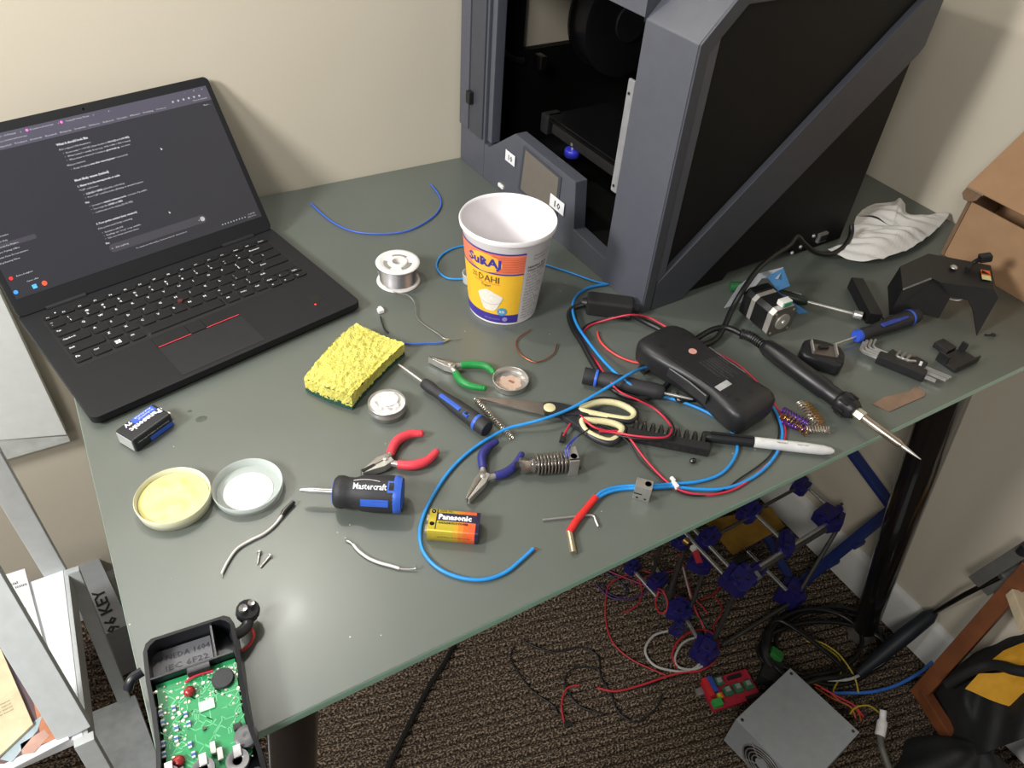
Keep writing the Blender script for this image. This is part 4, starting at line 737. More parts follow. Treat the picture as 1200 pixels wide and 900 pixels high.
MB().lathe([(.0001, 0), (.0034, 0)], 16, Tm((L + .0055, -.003, .0222))).build('bore', black, hbk); MB().box((L + .0055, -.0075, .0218), (.010, .0016, .001)).build('slot', black, hbk); MB(AX(L + .0105, -.006, .007)).lathe([(.002, 0), (.002, .003), (.0001, .003)], 10).build('screw', darksteel, hbk)
t2 = thing('thermistor_wires', 'thin blue twin wires rising from the finned hot end to the red lead', 'wire', P(667, 532)); T0 = MX.Translation(-P(667, 532))
for dx in (0, 3): MB(T0).tube(cat_rom(pp((664 + dx, 535, .023), (663 + dx, 527, .026), (668 + dx * .7, 519, .022), (676 + dx * .3, 511, .016)), 6), .0008, 6).build('blue_wire', mat('wire_navy', (54, 66, 170), .4), t2)
MB(T0).tube(cat_rom(pp((676, 512, .016), (690, 503, .012), (702, 498, .010), (722, 506, .010)), 6), .0008, 6).build('black_wire', blackw, t2)
# ---------------------------------------------------------------- heater block, hex key
A, B = P(741, 584), P(760, 589); loc, rz, L = along(A, B); t = thing('aluminium_block', 'small square aluminium heater block resting on the blue wires', 'block', (A.x, A.y, TZ), rz)
ba = MATS['block_alu']; q = MB(); q.box((.008, .006, .0095), (.0165, .0125, .019), bev=.0006); bo_ = q.build('block_body', ba, t)
TB = basis((.0, -.00035, 0), (1, 0, 0), (0, 0, 1), (0, -1, 0)); MB(TB).lathe([(.0001, 0), (.0013, 0)], 10, MX.Translation((.004, .0035, 0))).build('bore', black, bo_); MB(TB).lathe([(.0001, 0), (.0012, 0)], 10, MX.Translation((.012, .0035, 0))).build('bore', black, bo_)
MB().lathe([(.0001, .0192), (.0032, .0192)], 18, MX.Translation((.0115, .0065, 0))).build('bore', black, bo_); MB(TB).box((.004, .0092, 0), (.008, .0012, .0006)).build('slot', black, bo_)
wire('hex_key', [(636, 609), (650, 607.5), (665, 606), (680, 604.5), (691, 603.5), (696, 605), (698, 610), (701, 617)], .0011, steel, 'thin L shaped hex key lying under the red sleeve', 'hex key', n=6, k=4)
# ---------------------------------------------------------------- stepper motor and neighbours
A, B = P(864, 368), P(903, 401); loc, rz, L = along(A, B); t = thing('stepper_motor', 'square black stepper motor with two silver end plates', 'motor', (A.x, A.y, TZ), rz)
mk = mat('motor_black', (20, 20, 21), .4); ms = mat('motor_cast', (190, 186, 180), .4, .6); Wm = .040
oct_ = lambda c, w_: [(c, 0), (w_ - c, 0), (w_, c), (w_, w_ - c), (w_ - c, w_), (c, w_), (0, w_ - c), (0, c)]; TO = basis((0, 0, 0), (0, 1, 0), (0, 0, 1), (1, 0, 0))
for nm, x0_, x1_, m_ in (('rear_housing', 0, .014, mk), ('end_plate', .0142, .021, ms), ('stator', .0212, .044, mk), ('end_plate', .0442, .0525, ms)): MB().prism(oct_(.006, Wm), x0_, x1_, TO, .0005).build(nm, m_, t)
f_ = MB().prism(oct_(.006, Wm), .0526, .0535, TO).build('front_face', mat('motor_face', (110, 104, 98), .4, .6), t)
MB(AX(.0535, Wm / 2, Wm / 2)).lathe([(.011, 0), (.011, .002), (.003, .0022), (.0025, .004), (.0001, .004)], 28).build('boss', ms, t)
for y in (.0055, Wm - .0055):
    for z in (.0055, Wm - .0055): MB(AX(.0534, y, z)).lathe([(.0018, 0), (.0018, .0006), (.0001, .0006)], 10).build('screw', steel, f_)
q = MB(); q.box((.046, .022, Wm + .004), (.010, .016, .007), bev=.0006); pc = q.build('socket', white, t); MB().box((.0515, .022, Wm + .004), (.001, .012, .005)).build('socket_pins', mat('pin_green', (60, 150, 110), .5), pc)
for i in range(4): q = MB(); q.box((.004 + i * .003, .02, Wm + .0005), (.0012, .03, .003)); q.build('cooling_fin', mk, t)
def sheet(name, faces, th, m, label, cat, par=None):
    bm = bmesh.new(); cache = {}
    def vv(p_): 
        k = tuple(round(c, 5) for c in p_); 
        if k not in cache: cache[k] = bm.verts.new(p_)
        return cache[k]
    for f in faces: bm.faces.new([vv(P(*q)) for q in f])
    bmesh.ops.recalc_face_normals(bm, faces=bm.faces); bmesh.ops.solidify(bm, geom=list(bm.faces), thickness=th); q = MB(); q.frombm(bm); return q
q = sheet('x', [[(849, 361, .012), (866, 335, .03), (882, 322, .04), (893, 326, .03), (872, 352, .018), (862, 357, .01)], [(882, 322, .04), (918, 313, .05), (912, 327, .045), (893, 326, .03)]], .0012, None, '', '')
q.solo('grey_cloth', mat('cloth_grey', (150, 152, 156), .9, noise=.1, bump=.3, bs=500), 'grey folded wipe tucked behind the stepper motor', 'cloth')
q = sheet('x', [[(899, 324, .045), (918, 314, .052), (911, 341, .030)], [(918, 314, .052), (926, 335, .035), (911, 341, .030)], [(911, 341, .030), (926, 352, .02), (948, 366, .004), (936, 368, .002), (916, 352, .02)]], .0012, None, '', '')
q.solo('blue_cloth', mat('cloth_blue', (66, 118, 165), .9, noise=.15, bump=.4, bs=400), 'blue folded cloth corner sticking up behind the stepper motor', 'cloth')
MB().tube(cat_rom(pp((855, 336, .007), (864, 336, .008), (874, 337, .007), (886, 345, .007)), 6), [.004] + [.0068] * 17 + [.004], 14).solo('green_tool', mat('handle_green', (40, 96, 56), .4), 'rounded green tool handle behind the grey wipe', 'tool')
driver('nut_driver', 'nut driver with dark green handle and bright steel shaft behind the motor', (1009, 370), (946, 355), (905, 343), [(0, .0045), (.1, .0062), (.3, .007), (.8, .0075), (1, .006)], .0078, .0021, mat('handle_dark_green', (30, 40, 33), .4), lambda t, ho, b, L, zc: (MB(AX(0, 0, zc)).lathe([(.0055, -.001), (.0055, .009), (.003, .011)], 14).build('socket', steel, t), MB().box((b + .016, -.004, zc + .0056), (.012, .003, .001)).build('maker_mark', mat('mark_grey', (150, 155, 148), .5), ho)))
# black block with a toothed edge
A, B = P(997, 337), P(1019, 380); loc, rz, L = along(A, B); t = thing('bit_block', 'black bar shaped bit holder with small teeth along one edge', 'bit holder', (A.x, A.y, TZ), rz)
q = MB(); q.box((L / 2, .003, .0085), (L, .017, .017), bev=.001); bb = q.build('block', black, t)
for i in range(9): q = MB(); q.tube([(.006 + i * (L - .012) / 8, .0105, .006), (.006 + i * (L - .012) / 8, .015, .009), (.0075 + i * (L - .012) / 8, .0175, .006)], .0013, 6); q.build('tooth', darksteel, t)
def big_extra(t, ho, b, L, zc):
    MB(AX(0, 0, zc)).lathe([(.0068, b - .0005), (.0082, b + .002), (.0082, b + .006), (.0072, b + .008)], 24).build('collar', mat('driver_bright_blue', (48, 84, 200), .4), ho); MB(AX(0, 0, zc)).lathe([(.0107, L - .017), (.0110, L - .016), (.0110, L - .014), (.0107, L - .013)], 28, caps=False).build('ring', hblue, ho)
    H = L - b; q = MB(); q.box((b + H * .55, -.004, zc + .0086), (H * .42, .0062, .0022), bev=.0008); q.build('inlay', mat('inlay_blue', (50, 70, 160), .5), ho)
driver('black_screwdriver', 'black and blue screwdriver between the hex key set and the black duct', (974, 405), (1001, 393), (1074, 369), [(0, .0065), (.06, .0078), (.14, .0085), (.22, .0075), (.35, .0085), (.6, .0102), (.85, .0104), (.97, .0104), (1, .0095)], .0105, .0013, hb, big_extra)
# wire stripper puck
t = thing('blade_puck', 'black rounded tool head with two bright metal jaws near the iron', 'tool', P(959, 424), along(P(935, 418), P(985, 432))[1])
q = MB(); q.prism([(-.026, -.008), (-.022, -.018), (-.006, -.021), (.012, -.020), (.022, -.022), (.026, -.012), (.026, .006), (.02, .019), (.004, .022), (-.014, .021), (-.024, .012)], 0, .018, None, .004); pk = q.build('puck_body', black, t)
q = MB(); q.box((.0, -.001, .0182), (.028, .020, .003), Tm((0, 0, 0), (0, 0, .2)), bev=.0006); q.build('jaw_recess', mat('recess_metal', (120, 112, 104), .4, .8), pk)
for x_ in (-.014, .014): q = MB(); q.box((x_, 0, .0215), (.0022, .022, .005), Tm((0, 0, 0), (0, 0, .2)), bev=.0004); q.build('jaw', steel, pk)
q = MB(); q.box((.0, .002, .0212), (.012, .005, .004), Tm((0, 0, 0), (0, 0, .5)), bev=.0005); q.build('wedge', black, pk); q = MB(); q.box((.020, -.010, .0175), (.008, .010, .003), bev=.0006); q.build('notch', blackmatte, pk)
# hex key set
A, B = P(1024, 426), P(1080, 449); loc, rz, L = along(A, B); t = thing('hex_key_set', 'set of bent hex keys in a folding black holder', 'hex keys', (A.x, A.y, TZ), rz)
q = MB(); q.box((L * .5, .006, .007), (L, .013, .013), bev=.002); q.build('holder', black, t); q = MB(); q.prism([(.006, .011), (L * .9, .011), (L * .95, .03), (L * .7, .034), (L * .45, .022), (L * .2, .03)], .003, .011, None, .0015); q.build('holder_wing', black, t)
for i, (y_, r_, x0_, x1_) in enumerate(((.004, .0026, -.02, L + .012), (.0105, .0022, -.018, .02), (.0155, .0019, -.014, .02), (.0205, .0016, -.01, .02), (.014, .0022, L * .8, L + .022), (.019, .0018, L * .8, L + .024), (.0235, .0015, L * .8, L + .026))):
    pts = [(x1_, y_, .0075), (x0_ + .004, y_, .0075)] + ([(x0_, y_ + .003, .0078), (x0_ - .001, y_ + .016, .009)] if x0_ < 0 else []); MB().tube(pts, r_, 6).build('hex_key', steel, t)
for i in range(3): MB().tube([(L * .35 + i * .006, .026, .013), (L * .33 + i * .006, .014, .014), (L * .36 + i * .006, .012, .014), (L * .6 + i * .003, .014 + i * .003, .012)], .0018, 6).build('hex_key', steel, t)
q = MB(); q.box((L * .82, .021, .0113), (.003, .009, .0006)); q.build('size_mark', whiteprint, t)
q = MB(); q.prism([(v.x, v.y) for v in [P(*c) for c in ((1022, 474), (1036, 466), (1066, 459), (1072, 453), (1084, 460), (1083, 465), (1042, 483))]], TZ + .0002, TZ + .0012); 
q.solo('scraper_blade', mat('blade_brown', (150, 126, 110), .4, .6, .15), 'worn brownish metal blade with a notched edge near the desk edge', 'blade')
for i in range(5): pass
# black bracket
t = thing('plastic_bracket', 'small black plastic bracket between hex key set and loose screw', 'bracket', P(1121, 424), along(P(1098, 432), P(1140, 412))[1])
q = MB(); q.box((0, .0, .0025), (.046, .026, .005), bev=.001); bk_ = q.build('bracket_base', black, t); q = MB(); q.box((.0, -.0125, .006), (.046, .002, .010), bev=.0005); q.build('bracket_rim', black, bk_); q = MB(); q.box((-.022, .008, .008), (.003, .014, .014), bev=.0005); q.build('bracket_hook', black, bk_)
q = MB(); q.box((.022, .010, .008), (.003, .008, .014), bev=.0005); q.build('bracket_hook', black, bk_); q = MB(); q.box((.006, .024, .004), (.018, .020, .008), bev=.001); q.build('bracket_tab', black, bk_)
# screw
t = thing('small_screw', 'tiny dark screw on the desk in front of the cardboard box', 'screw', P(1160, 394)); MB().lathe([(.0001, .0034), (.0028, .0032), (.003, .0012), (.0012, .001)], 12, Tm((0.002, -.002, .001))).build('head', black, t); MB().tube([(0.001, -.001, .002), (-.006, .004, .0016)], .0012, 8).build('thread', black, t)
# ---------------------------------------------------------------- black duct
t = thing('fan_duct', 'black folded metal duct with a lever and warning sticker leaning by the box', 'duct', P(1100, 350)); o_ = P(1100, 350); H_ = .052
top_ = [(1055, 312, H_), (1088, 297, H_), (1161, 311, H_), (1165, 339, H_ - .004), (1102, 331, H_ - .004), (1092, 326, H_ - .004), (1058, 339, H_ - .004)]
q = sheet('x', [top_, [(1055, 312, H_), (1058, 339, H_ - .004), (1042, 369, .006), (1040, 336, .030)], [(1058, 339, H_ - .004), (1092, 326, H_ - .004), (1102, 331, H_ - .004), (1114, 348, .032), (1100, 373, .010), (1076, 367, .010), (1042, 369, .006)], [(1165, 339, H_ - .004), (1170, 349, H_ - .012), (1145, 393, .001), (1140, 362, .026), (1135, 352, .034)], [(1102, 331, H_ - .004), (1165, 339, H_ - .004), (1135, 352, .034), (1114, 348, .032)], [(1161, 311, H_), (1170, 349, H_ - .012), (1165, 339, H_ - .004)]], .0016, None, '', '')
q.v = [v - o_ for v in q.v]; dk = q.build('duct_shell', mat('duct_black', (24, 24, 25), .45, noise=.1), t, 20)
T0 = MX.Translation(-o_)
MB(T0).tube(pp((1059, 339, H_ - .0015), (1091, 326.5, H_ - .0015)), .0012, 6).build('ridge_highlight', mat('highlight_grey', (120, 120, 120), .4), dk)  # grey strip along the fold, the ridge highlight put into colour
MB(T0).tube(cat_rom(pp((1133, 315, H_ + .003), (1141, 308, H_ + .007), (1149, 303, H_ + .016)), 6), .003, 10).build('lever', black, t); q = MB(T0); q.bar(P(1147, 303, H_ + .014), P(1162, 301, H_ + .018), .011, .010, .002); q.build('lever_knob', black, t)
q = MB(T0); q.sphere(P(1118, 313, H_ + .0015), (.005, .005, .0025), n=14, m=6); q.build('screw', steel, t)
c4 = [P(1149, 315.5, H_ + .0006), P(1160, 317.5, H_ + .0006), P(1162, 329, H_ - .0006), P(1151, 327, H_ - .0006)]; q = MB(T0)
q.add([c4[0], c4[1], c4[1].lerp(c4[2], .55), c4[0].lerp(c4[3], .55)], [(0, 1, 2, 3)]); ws = q.build('warning_sticker', mat('sticker_orange', (226, 104, 44), .5), t, 0); q = MB(T0); q.add([c4[0].lerp(c4[3], .55), c4[1].lerp(c4[2], .55), c4[2], c4[3]], [(0, 1, 2, 3)]); q.build('sticker_strip', mat('sticker_pale', (220, 214, 150), .5), ws, 0)
e = [V((0, 0, .0008)) + x for x in c4]; q = MB(T0); q.add([e[0].lerp(e[1], .15).lerp(e[3], .1), e[1].lerp(e[0], .1).lerp(e[2], .45), e[0].lerp(e[3], .45)], [(0, 1, 2)]); q.build('warning_triangle', blackprint, ws, 0)
q = MB(T0); q.box(P(1048, 341, .027), (.0012, .016, .006), bev=.0003); q.build('duct_print', mat('print_pale', (190, 190, 190), .6), dk)
MB(T0).tube(cat_rom(pp((1112, 350, .022), (1122, 352, .022), (1131, 349, .024), (1133, 344, .03)), 6), .001, 6).build('wire_loop', whitew, t)
# ---------------------------------------------------------------- tissue
t0 = [(1000, 262), (1018, 248), (1040, 247), (1050, 240), (1056, 245), (1060, 258), (1082, 259), (1108, 256), (1100, 270), (1080, 288), (1055, 303), (1020, 314), (998, 313), (982, 308), (966, 301), (988, 298), (996, 284)]
cen = P(1042, 276); bd = cat_rom([P(*c) for c in t0], 4, True); rn = random.Random(11); ph = [(rn.uniform(20, 120), rn.uniform(20, 120), rn.uniform(0, 6), rn.uniform(.0006, .003)) for _ in range(16)]
def tis(a, b):
    n_ = len(bd); f = b * n_; i = int(f) % n_; e_ = bd[i].lerp(bd[(i + 1) % n_], f - int(f)); p_ = cen.lerp(e_, a); z = .004 + sum(abs(math.sin(kx * p_.x + ky * p_.y + c)) * h for kx, ky, c, h in ph) * (1 - .5 * a) + .012 * math.exp(-((a - .55) / .3) ** 2) * (0.5 + .5 * math.sin(b * 12))
    return V((p_.x, p_.y, TZ + z))
q = MB(); q.grid(tis, 30, 110); q.solo('paper_tissue', mat('tissue_white', (222, 220, 216), .95, noise=.03, bump=.25, bs=250), 'crumpled white paper tissue between printer and cardboard box', 'tissue', None, 80)
# ---------------------------------------------------------------- cardboard box
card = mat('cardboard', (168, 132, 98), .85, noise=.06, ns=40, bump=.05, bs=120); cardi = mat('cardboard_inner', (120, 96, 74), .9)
bx0, bx1, by0, by1, bh = 1.150, 1.245, -.03, .222, .088
t = thing('cardboard_box', 'open brown cardboard box against the right wall', 'box', ((bx0 + bx1) / 2, (by0 + by1) / 2, TZ)); ox, oy = (bx0 + bx1) / 2, (by0 + by1) / 2
def bpan(nm, c, s, m=card): MB().box((c[0] - ox, c[1] - oy, c[2]), s, bev=.0008).build(nm, m, t)
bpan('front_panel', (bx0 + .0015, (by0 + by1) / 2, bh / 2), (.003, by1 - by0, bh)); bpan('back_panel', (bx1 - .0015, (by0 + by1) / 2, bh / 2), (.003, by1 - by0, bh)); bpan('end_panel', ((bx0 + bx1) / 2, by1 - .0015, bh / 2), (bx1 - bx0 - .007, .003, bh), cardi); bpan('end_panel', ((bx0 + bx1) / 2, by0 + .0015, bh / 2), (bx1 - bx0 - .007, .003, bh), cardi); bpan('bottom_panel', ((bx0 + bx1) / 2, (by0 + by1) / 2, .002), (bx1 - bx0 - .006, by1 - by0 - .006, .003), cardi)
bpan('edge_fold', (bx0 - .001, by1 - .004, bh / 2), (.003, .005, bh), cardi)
# lid leaning up towards the wall
hx, hz = 1.137, .110; LT_ = basis((hx - ox, by1 - oy + .004, hz), (0, -1, 0), (math.cos(.72), 0, math.sin(.72)), (-math.sin(.72), 0, math.cos(.72)))
MB(LT_).box((.128, .062, 0), (.256, .124, .003), bev=.001).build('lid', card, t); q = MB(LT_); q.prism(rb(.0, -.002, .022, .0, .0008, 2) if False else [(0, 0), (.024, 0), (.024, -.010), (.018, -.016), (.008, -.016), (.001, -.010)], -.004, -.0015, None, .0004); q.build('lid_tab', cardi, t)
# ---------------------------------------------------------------- floor: self-built blue printer frame
navyp = mat('printed_navy', (34, 30, 98), .45, noise=.15, bump=.1, bs=500); rodm = mat('smooth_rod', (196, 196, 196), .25, .8); thr = mat('threaded_rod', (92, 90, 86), .45, .7); goldp = mat('kapton_gold', (132, 98, 34), .4, noise=.15)
o_ = F(870, 690); rp = thing('printer_frame', 'unfinished 3D printer frame of navy blue plastic parts and steel rods on the carpet', '3d printer', o_); T0 = MX.Translation(-o_)
def rod(a, b, r, m, nm='rod'): MB(T0).cyl(F(*a), F(*b), r, n=10).build(nm, m, rp)
G_ = .20
rod((797, 619, G_), (862, 688, G_), .004, rodm); rod((806, 613, G_), (866, 677, G_), .004, rodm); rod((878, 596, G_), (922, 638, G_), .004, rodm); rod((936, 561, G_), (978, 600, G_), .004, rodm)
rod((872, 678, G_ - .006), (982, 611, G_ - .006), .006, thr); rod((876, 672, G_), (978, 608, G_), .004, rodm); rod((826, 634, G_), (880, 605, G_), .0035, thr); rod((884, 599, G_), (945, 566, G_), .0035, thr)
rod((876, 646, .08), (922, 692, .08), .004, rodm); rod((846, 756, .02), (924, 708, .02), .004, thr); rod((862, 694, G_ - .02), (836, 752, .03), .0045, thr); rod((980, 622, G_ - .02), (938, 692, .05), .0045, thr)
rod((803, 640, G_ - .02), (784, 697, .05), .0055, thr); rod((775, 636, .2), (764, 676, .05), .004, thr); rod((824, 672, .15), (806, 722, .04), .004, thr); rod((765, 660, .04), (828, 766, .03), .004, rodm); rod((742, 668, .04), (770, 700, .04), .004, rodm)
_bk = random.Random(31)
def blk(c, h, s, rot=.3, bev=.003, holes=1, nm='printed_part', poly=None):
    p_ = F(*c, h); T = T0 @ Tm(p_, (_bk.uniform(-.12, .12), _bk.uniform(-.12, .12), rot)); q = MB(T); k = _bk.uniform(.18, .32); s = tuple(v * .94 for v in s)
    pl = poly or [(-.5, -.5 + k), (-.5 + k, -.5), (.5, -.5), (.5, .5 - k), (.5 - k, .5), (-.5, .5)]
    q.prism([(a * s[0], b * s[1]) for a, b in pl], -s[2] / 2, s[2] * .22, None, .0015); po = q.build(nm, navyp, rp)
    q = MB(T); q.box((-.08 * s[0], .04 * s[1], s[2] * .36), (s[0] * .62, s[1] * .46, s[2] * .30), bev=.0015); q.build('rod_clamp', navyp, po)
    q = MB(T); q.cyl((-.56 * s[0], .04 * s[1], s[2] * .16), (.56 * s[0], .04 * s[1], s[2] * .16), min(s[1], s[2]) * .24, n=14); q.build('rod_sleeve', navyp, po)
    for k_ in range(holes + 1): MB(T).lathe([(.0034, 0), (.0034, .0022), (.0016, .0022), (.0001, .0012)], 6, Tm(((-.30 + .42 * k_) * s[0], (.04 - .3 * (k_ % 2)) * s[1], s[2] * (.51 if k_ % 2 == 0 else .22)))).build('bolt', darksteel, po)
pent = [(-.5, -.3), (0, -.5), (.5, -.25), (.4, .5), (-.4, .45)]
blk((878, 599), G_, (.05, .035, .03)); blk((939, 569), G_, (.036, .032, .03)); blk((973, 606), G_, (.062, .06, .035), .1, poly=pent, holes=2); blk((921, 637), G_, (.05, .034, .036), .75); blk((830, 630), G_, (.05, .035, .025)); blk((865, 678), G_, (.05, .055, .05), .3); blk((884, 672), G_ - .01, (.05, .03, .03), .3); blk((820, 661), .17, (.03, .045, .03), .5, holes=0); blk((799, 633), .19, (.035, .03, .025)); blk((771, 680), .06, (.04, .03, .03)); blk((797, 714), .06, (.045, .05, .03), .7, holes=2); blk((794, 737), .05, (.025, .025, .03)); blk((827, 761), .025, (.05, .055, .05), .5, poly=pent); blk((928, 695), .03, (.05, .06, .06), .4, poly=pent); blk((741, 664), .05, (.03, .025, .03))
MB(T0).cyl(F(885, 671, G_), F(890, 678, G_), .006, n=12).build('nut', steel, rp); MB(T0).cyl(F(786, 690, .065), F(784, 700, .045), .010, n=14).build('coupling', thr, rp); MB(T0).cyl(F(802, 633, .2), F(807, 637, .2), .008, .005, n=14).build('gear', mat('brass_gear', (160, 130, 70), .4, .8), rp)
q = MB(T0); qd = [F(826, 611, .13), F(903, 594, .13), F(920, 617, .13), F(859, 650, .13)]; q.prism([(v.x, v.y) for v in qd], .127, .131, None, .0006); q.build('heated_plate', goldp, rp); q = MB(T0); q.prism([(v.x, v.y) for v in [F(840, 618, .12), F(906, 600, .12), F(914, 620, .12), F(864, 646, .12)]], .112, .120); q.build('plate_carrier', navyp, rp)
q = MB(T0); q.box(F(868, 656, .215), (.028, .012, .012), bev=.001); q.build('bearing', darksteel, rp); q = MB(T0); q.bar(F(812, 640, .19), F(820, 660, .185), .012, .004, .0005); q.build('endstop_board', mat('board_red', (180, 50, 60), .5), rp); q = MB(T0); q.box(F(813, 642, .196), (.012, .009, .01), bev=.001); q.build('endstop_plug', white, rp)
# blue angle frame leaning on the wall behind it
bf = mat('frame_blue', (30, 46, 104), .5, noise=.1); o_ = F(935, 690); t = thing('angle_frame', 'blue L shaped bar frame leaning between desk leg and printer parts', 'frame', o_); T0 = MX.Translation(-o_)
wx = lambda x, y, X: (lambda d: CAM_LOC + d * ((X - CAM_LOC.x) / d.x))(CM @ V(((x - 600) / FPX, -(y - 450) / FPX, -1)))
k1, k2, k3 = wx(985, 512, 1.205), wx(1050, 600, 1.225), F(931, 690, .015)
MB(T0).bar(k1, k2, .022, .012, .002).build('bar', bf, t); MB(T0).bar(k2 + (k1 - k2).normalized() * .008, k3, .02, .012, .002).build('bar', bf, t); MB(T0).bar(F(931, 688, .02), F(897, 626, .04), .018, .01, .002).build('bar', bf, t)
for f in (.35, .6): q = MB(T0); q.box(k2.lerp(k3, f) + V((0, -.004, -.006)), (.03, .01, .012), bev=.002); q.build('clip', bf, t)
# ---------------------------------------------------------------- floor wires
def fw(name, pts, r, m, label, cat='wire', group=None, k=8, n=8): return MB().tube(cat_rom([F(*q) if len(q) > 2 else F(q[0], q[1], r + .0005) for q in pts], k), r, n).solo(name, m, label, cat, group)
fred = mat('floor_wire_red', (176, 44, 52), .45); fwhite = mat('floor_wire_white', (176, 172, 166), .5)
fw('red_wire', [(700, 806), (722, 810), (751, 803), (780, 793), (800, 788), (820, 786), (836, 776), (842, 760), (838, 745), (824, 738), (806, 742), (792, 755), (788, 770), (794, 782)], .0024, fred, 'thick red wire coiled under the printer frame and trailing left')
fw('red_wire', [(780, 791), (763, 784), (739, 772), (719, 754), (710, 728), (711, 693), (719, 681), (739, 673), (749, 680), (752, 696), (746, 710), (729, 718)], .0016, fred, 'thin red wire in a wide hook left of the printer frame')
fw('white_wire', [(785, 739), (766, 745), (756, 762), (766, 779), (788, 786), (807, 786), (822, 776), (827, 762), (817, 748), (800, 754), (791, 771), (796, 782), (815, 784), (834, 774)], .0026, fwhite, 'looped white wire on the carpet beside the red coil')
fw('red_wire', [(796, 650, .16), (802, 670, .1), (808, 690, .05), (815, 715, .02), (825, 735), (833, 755)], .0022, fred, 'red wire hanging from the end stop board down to the carpet')
fw('white_wire', [(798, 655, .14), (804, 680, .08), (811, 705, .03), (822, 730), (831, 752)], .002, fwhite, 'white wire beside the red one below the end stop board')
fw('red_wire', [(846, 682, .15), (838, 695, .05), (828, 700), (822, 703)], .0018, fred, 'short red wire under the large navy block of the printer frame')
fw('pink_wire', [(700, 655), (712, 668), (735, 678), (760, 688), (785, 700), (806, 712), (820, 714)], .0018, mat('wire_magenta', (140, 44, 84), .5), 'magenta wire among the rods at the desk edge')
fw('purple_wire', [(698, 684), (715, 700), (738, 702), (756, 694), (764, 680)], .0018, mat('wire_purple', (70, 44, 92), .5), 'dark purple wire loop left of the printer frame')
fw('red_wire', [(772, 693, .05), (768, 705, .04), (772, 717, .04), (780, 717, .05), (782, 705, .06), (776, 692, .07), (770, 690, .05)], .002, fred, 'small red wire ring around the threaded coupling')
fw('teal_wire', [(775, 700, .05), (795, 715, .03), (812, 722, .02), (826, 730), (832, 745)], .0016, mat('wire_teal', (40, 92, 90), .5), 'thin teal wire along the printer frame base')
fw('black_wire', [(612, 751), (647, 764), (681, 759), (701, 770), (704, 792), (716, 810), (748, 806), (772, 800)], .0018, blackw, 'thin black wire wandering across the carpet, farthest from the desk edge')
fw('black_wire', [(603, 757), (599, 774), (621, 807), (647, 826), (655, 838)], .0016, blackw, 'thin black wire curving left across the carpet')
fw('black_wire', [(701, 783), (673, 783), (662, 800), (677, 826), (707, 837)], .0018, blackw, 'thin black wire bent like a hook on the carpet')
fw('black_wire', [(704, 795), (716, 813), (725, 835), (746, 846), (768, 831), (777, 813)], .0018, blackw, 'thin black wire sagging in a U in front of the red circuit board')
t = thing('sensor_wire', 'short red wire with a tiny black sensor on the open carpet', 'wire', F(662, 845)); T0 = MX.Translation(-F(662, 845)); MB(T0).tube(cat_rom([F(*c, .003) for c in ((679, 803), (664, 807), (658, 826), (661, 846))], 6), .0018, 8).build('lead', fred, t); q = MB(T0); q.box(F(666, 849, .004), (.014, .008, .006), bev=.001); q.build('sensor', blackmatte, t)
fw('floor_cable', [(545, 735), (532, 756), (520, 778), (504, 802), (490, 828), (478, 852), (466, 876), (452, 905), (440, 930)], .0045, blkcable, 'straight black cable running out from under the desk front', 'cable', n=10)
fw('red_wire', [(752, 668), (764, 672), (778, 682), (786, 694, .03), (800, 700, .03), (818, 706, .02), (830, 720)], .0016, fred, 'thin red wire threading between the two leftmost navy blocks')
fw('magenta_wire', [(742, 686), (756, 676), (774, 672, .03), (790, 668, .05), (800, 656, .1)], .0016, MATS['wire_magenta'], 'magenta wire rising from the carpet to the small brass gear')
fw('dark_blue_wire', [(704, 668), (722, 678), (734, 690), (728, 700), (712, 694), (706, 682)], .0016, mat('wire_ink', (40, 38, 78), .5), 'dark blue wire loop at the desk edge left of the frame')
fw('red_wire', [(838, 700, .08), (846, 712, .03), (842, 724), (836, 734), (840, 748)], .0016, fred, 'thin red wire between the large navy block and the coil')
# ---------------------------------------------------------------- circuit board
A, B = F(819, 803, .012), F(880, 785, .012); loc, rz, L = along(A, B); t = thing('circuit_board', 'red circuit board with blue and green blocks and driver modules on the carpet', 'circuit board', (A.x, A.y, 0), rz)
redb = mat('board_crimson', (168, 34, 54), .45, noise=.1); grn = mat('module_green', (44, 100, 72), .5); blub = mat('block_blue', (46, 70, 150), .5); grb = mat('block_green', (50, 150, 70), .5)
MB().box((.055, -.027, .008), (.105, .052, .002)).build('lower_board', redb, t); MB().box((.05, -.027, .02), (.1, .056, .0018)).build('board', redb, t)
for i in range(3): q = MB(); q.box((.042 + i * .022, -.030, .0245), (.017, .018, .005), bev=.0005); mo = q.build('driver_module', grn, t); MB().box((.042 + i * .022, -.028, .0285), (.009, .009, .004), bev=.0003).build('heat_sink', mat('sink_pale', (170, 176, 170), .4, .5), mo)
q = MB(); q.box((.035, -.008, .0245), (.017, .016, .005), bev=.0005); mo = q.build('driver_module', grn, t); MB().box((.035, -.008, .0285), (.009, .009, .004)).build('heat_sink', MATS['sink_pale'], mo)
MB().box((.018, -.012, .027), (.010, .030, .012), bev=.001).build('terminal_block', blub, t); MB().box((.008, -.014, .026), (.010, .036, .010), bev=.001).build('terminal_block', mat('block_red', (190, 40, 40), .5), t); MB().box((.010, -.046, .027), (.018, .014, .012), bev=.001).build('terminal_block', grb, t)
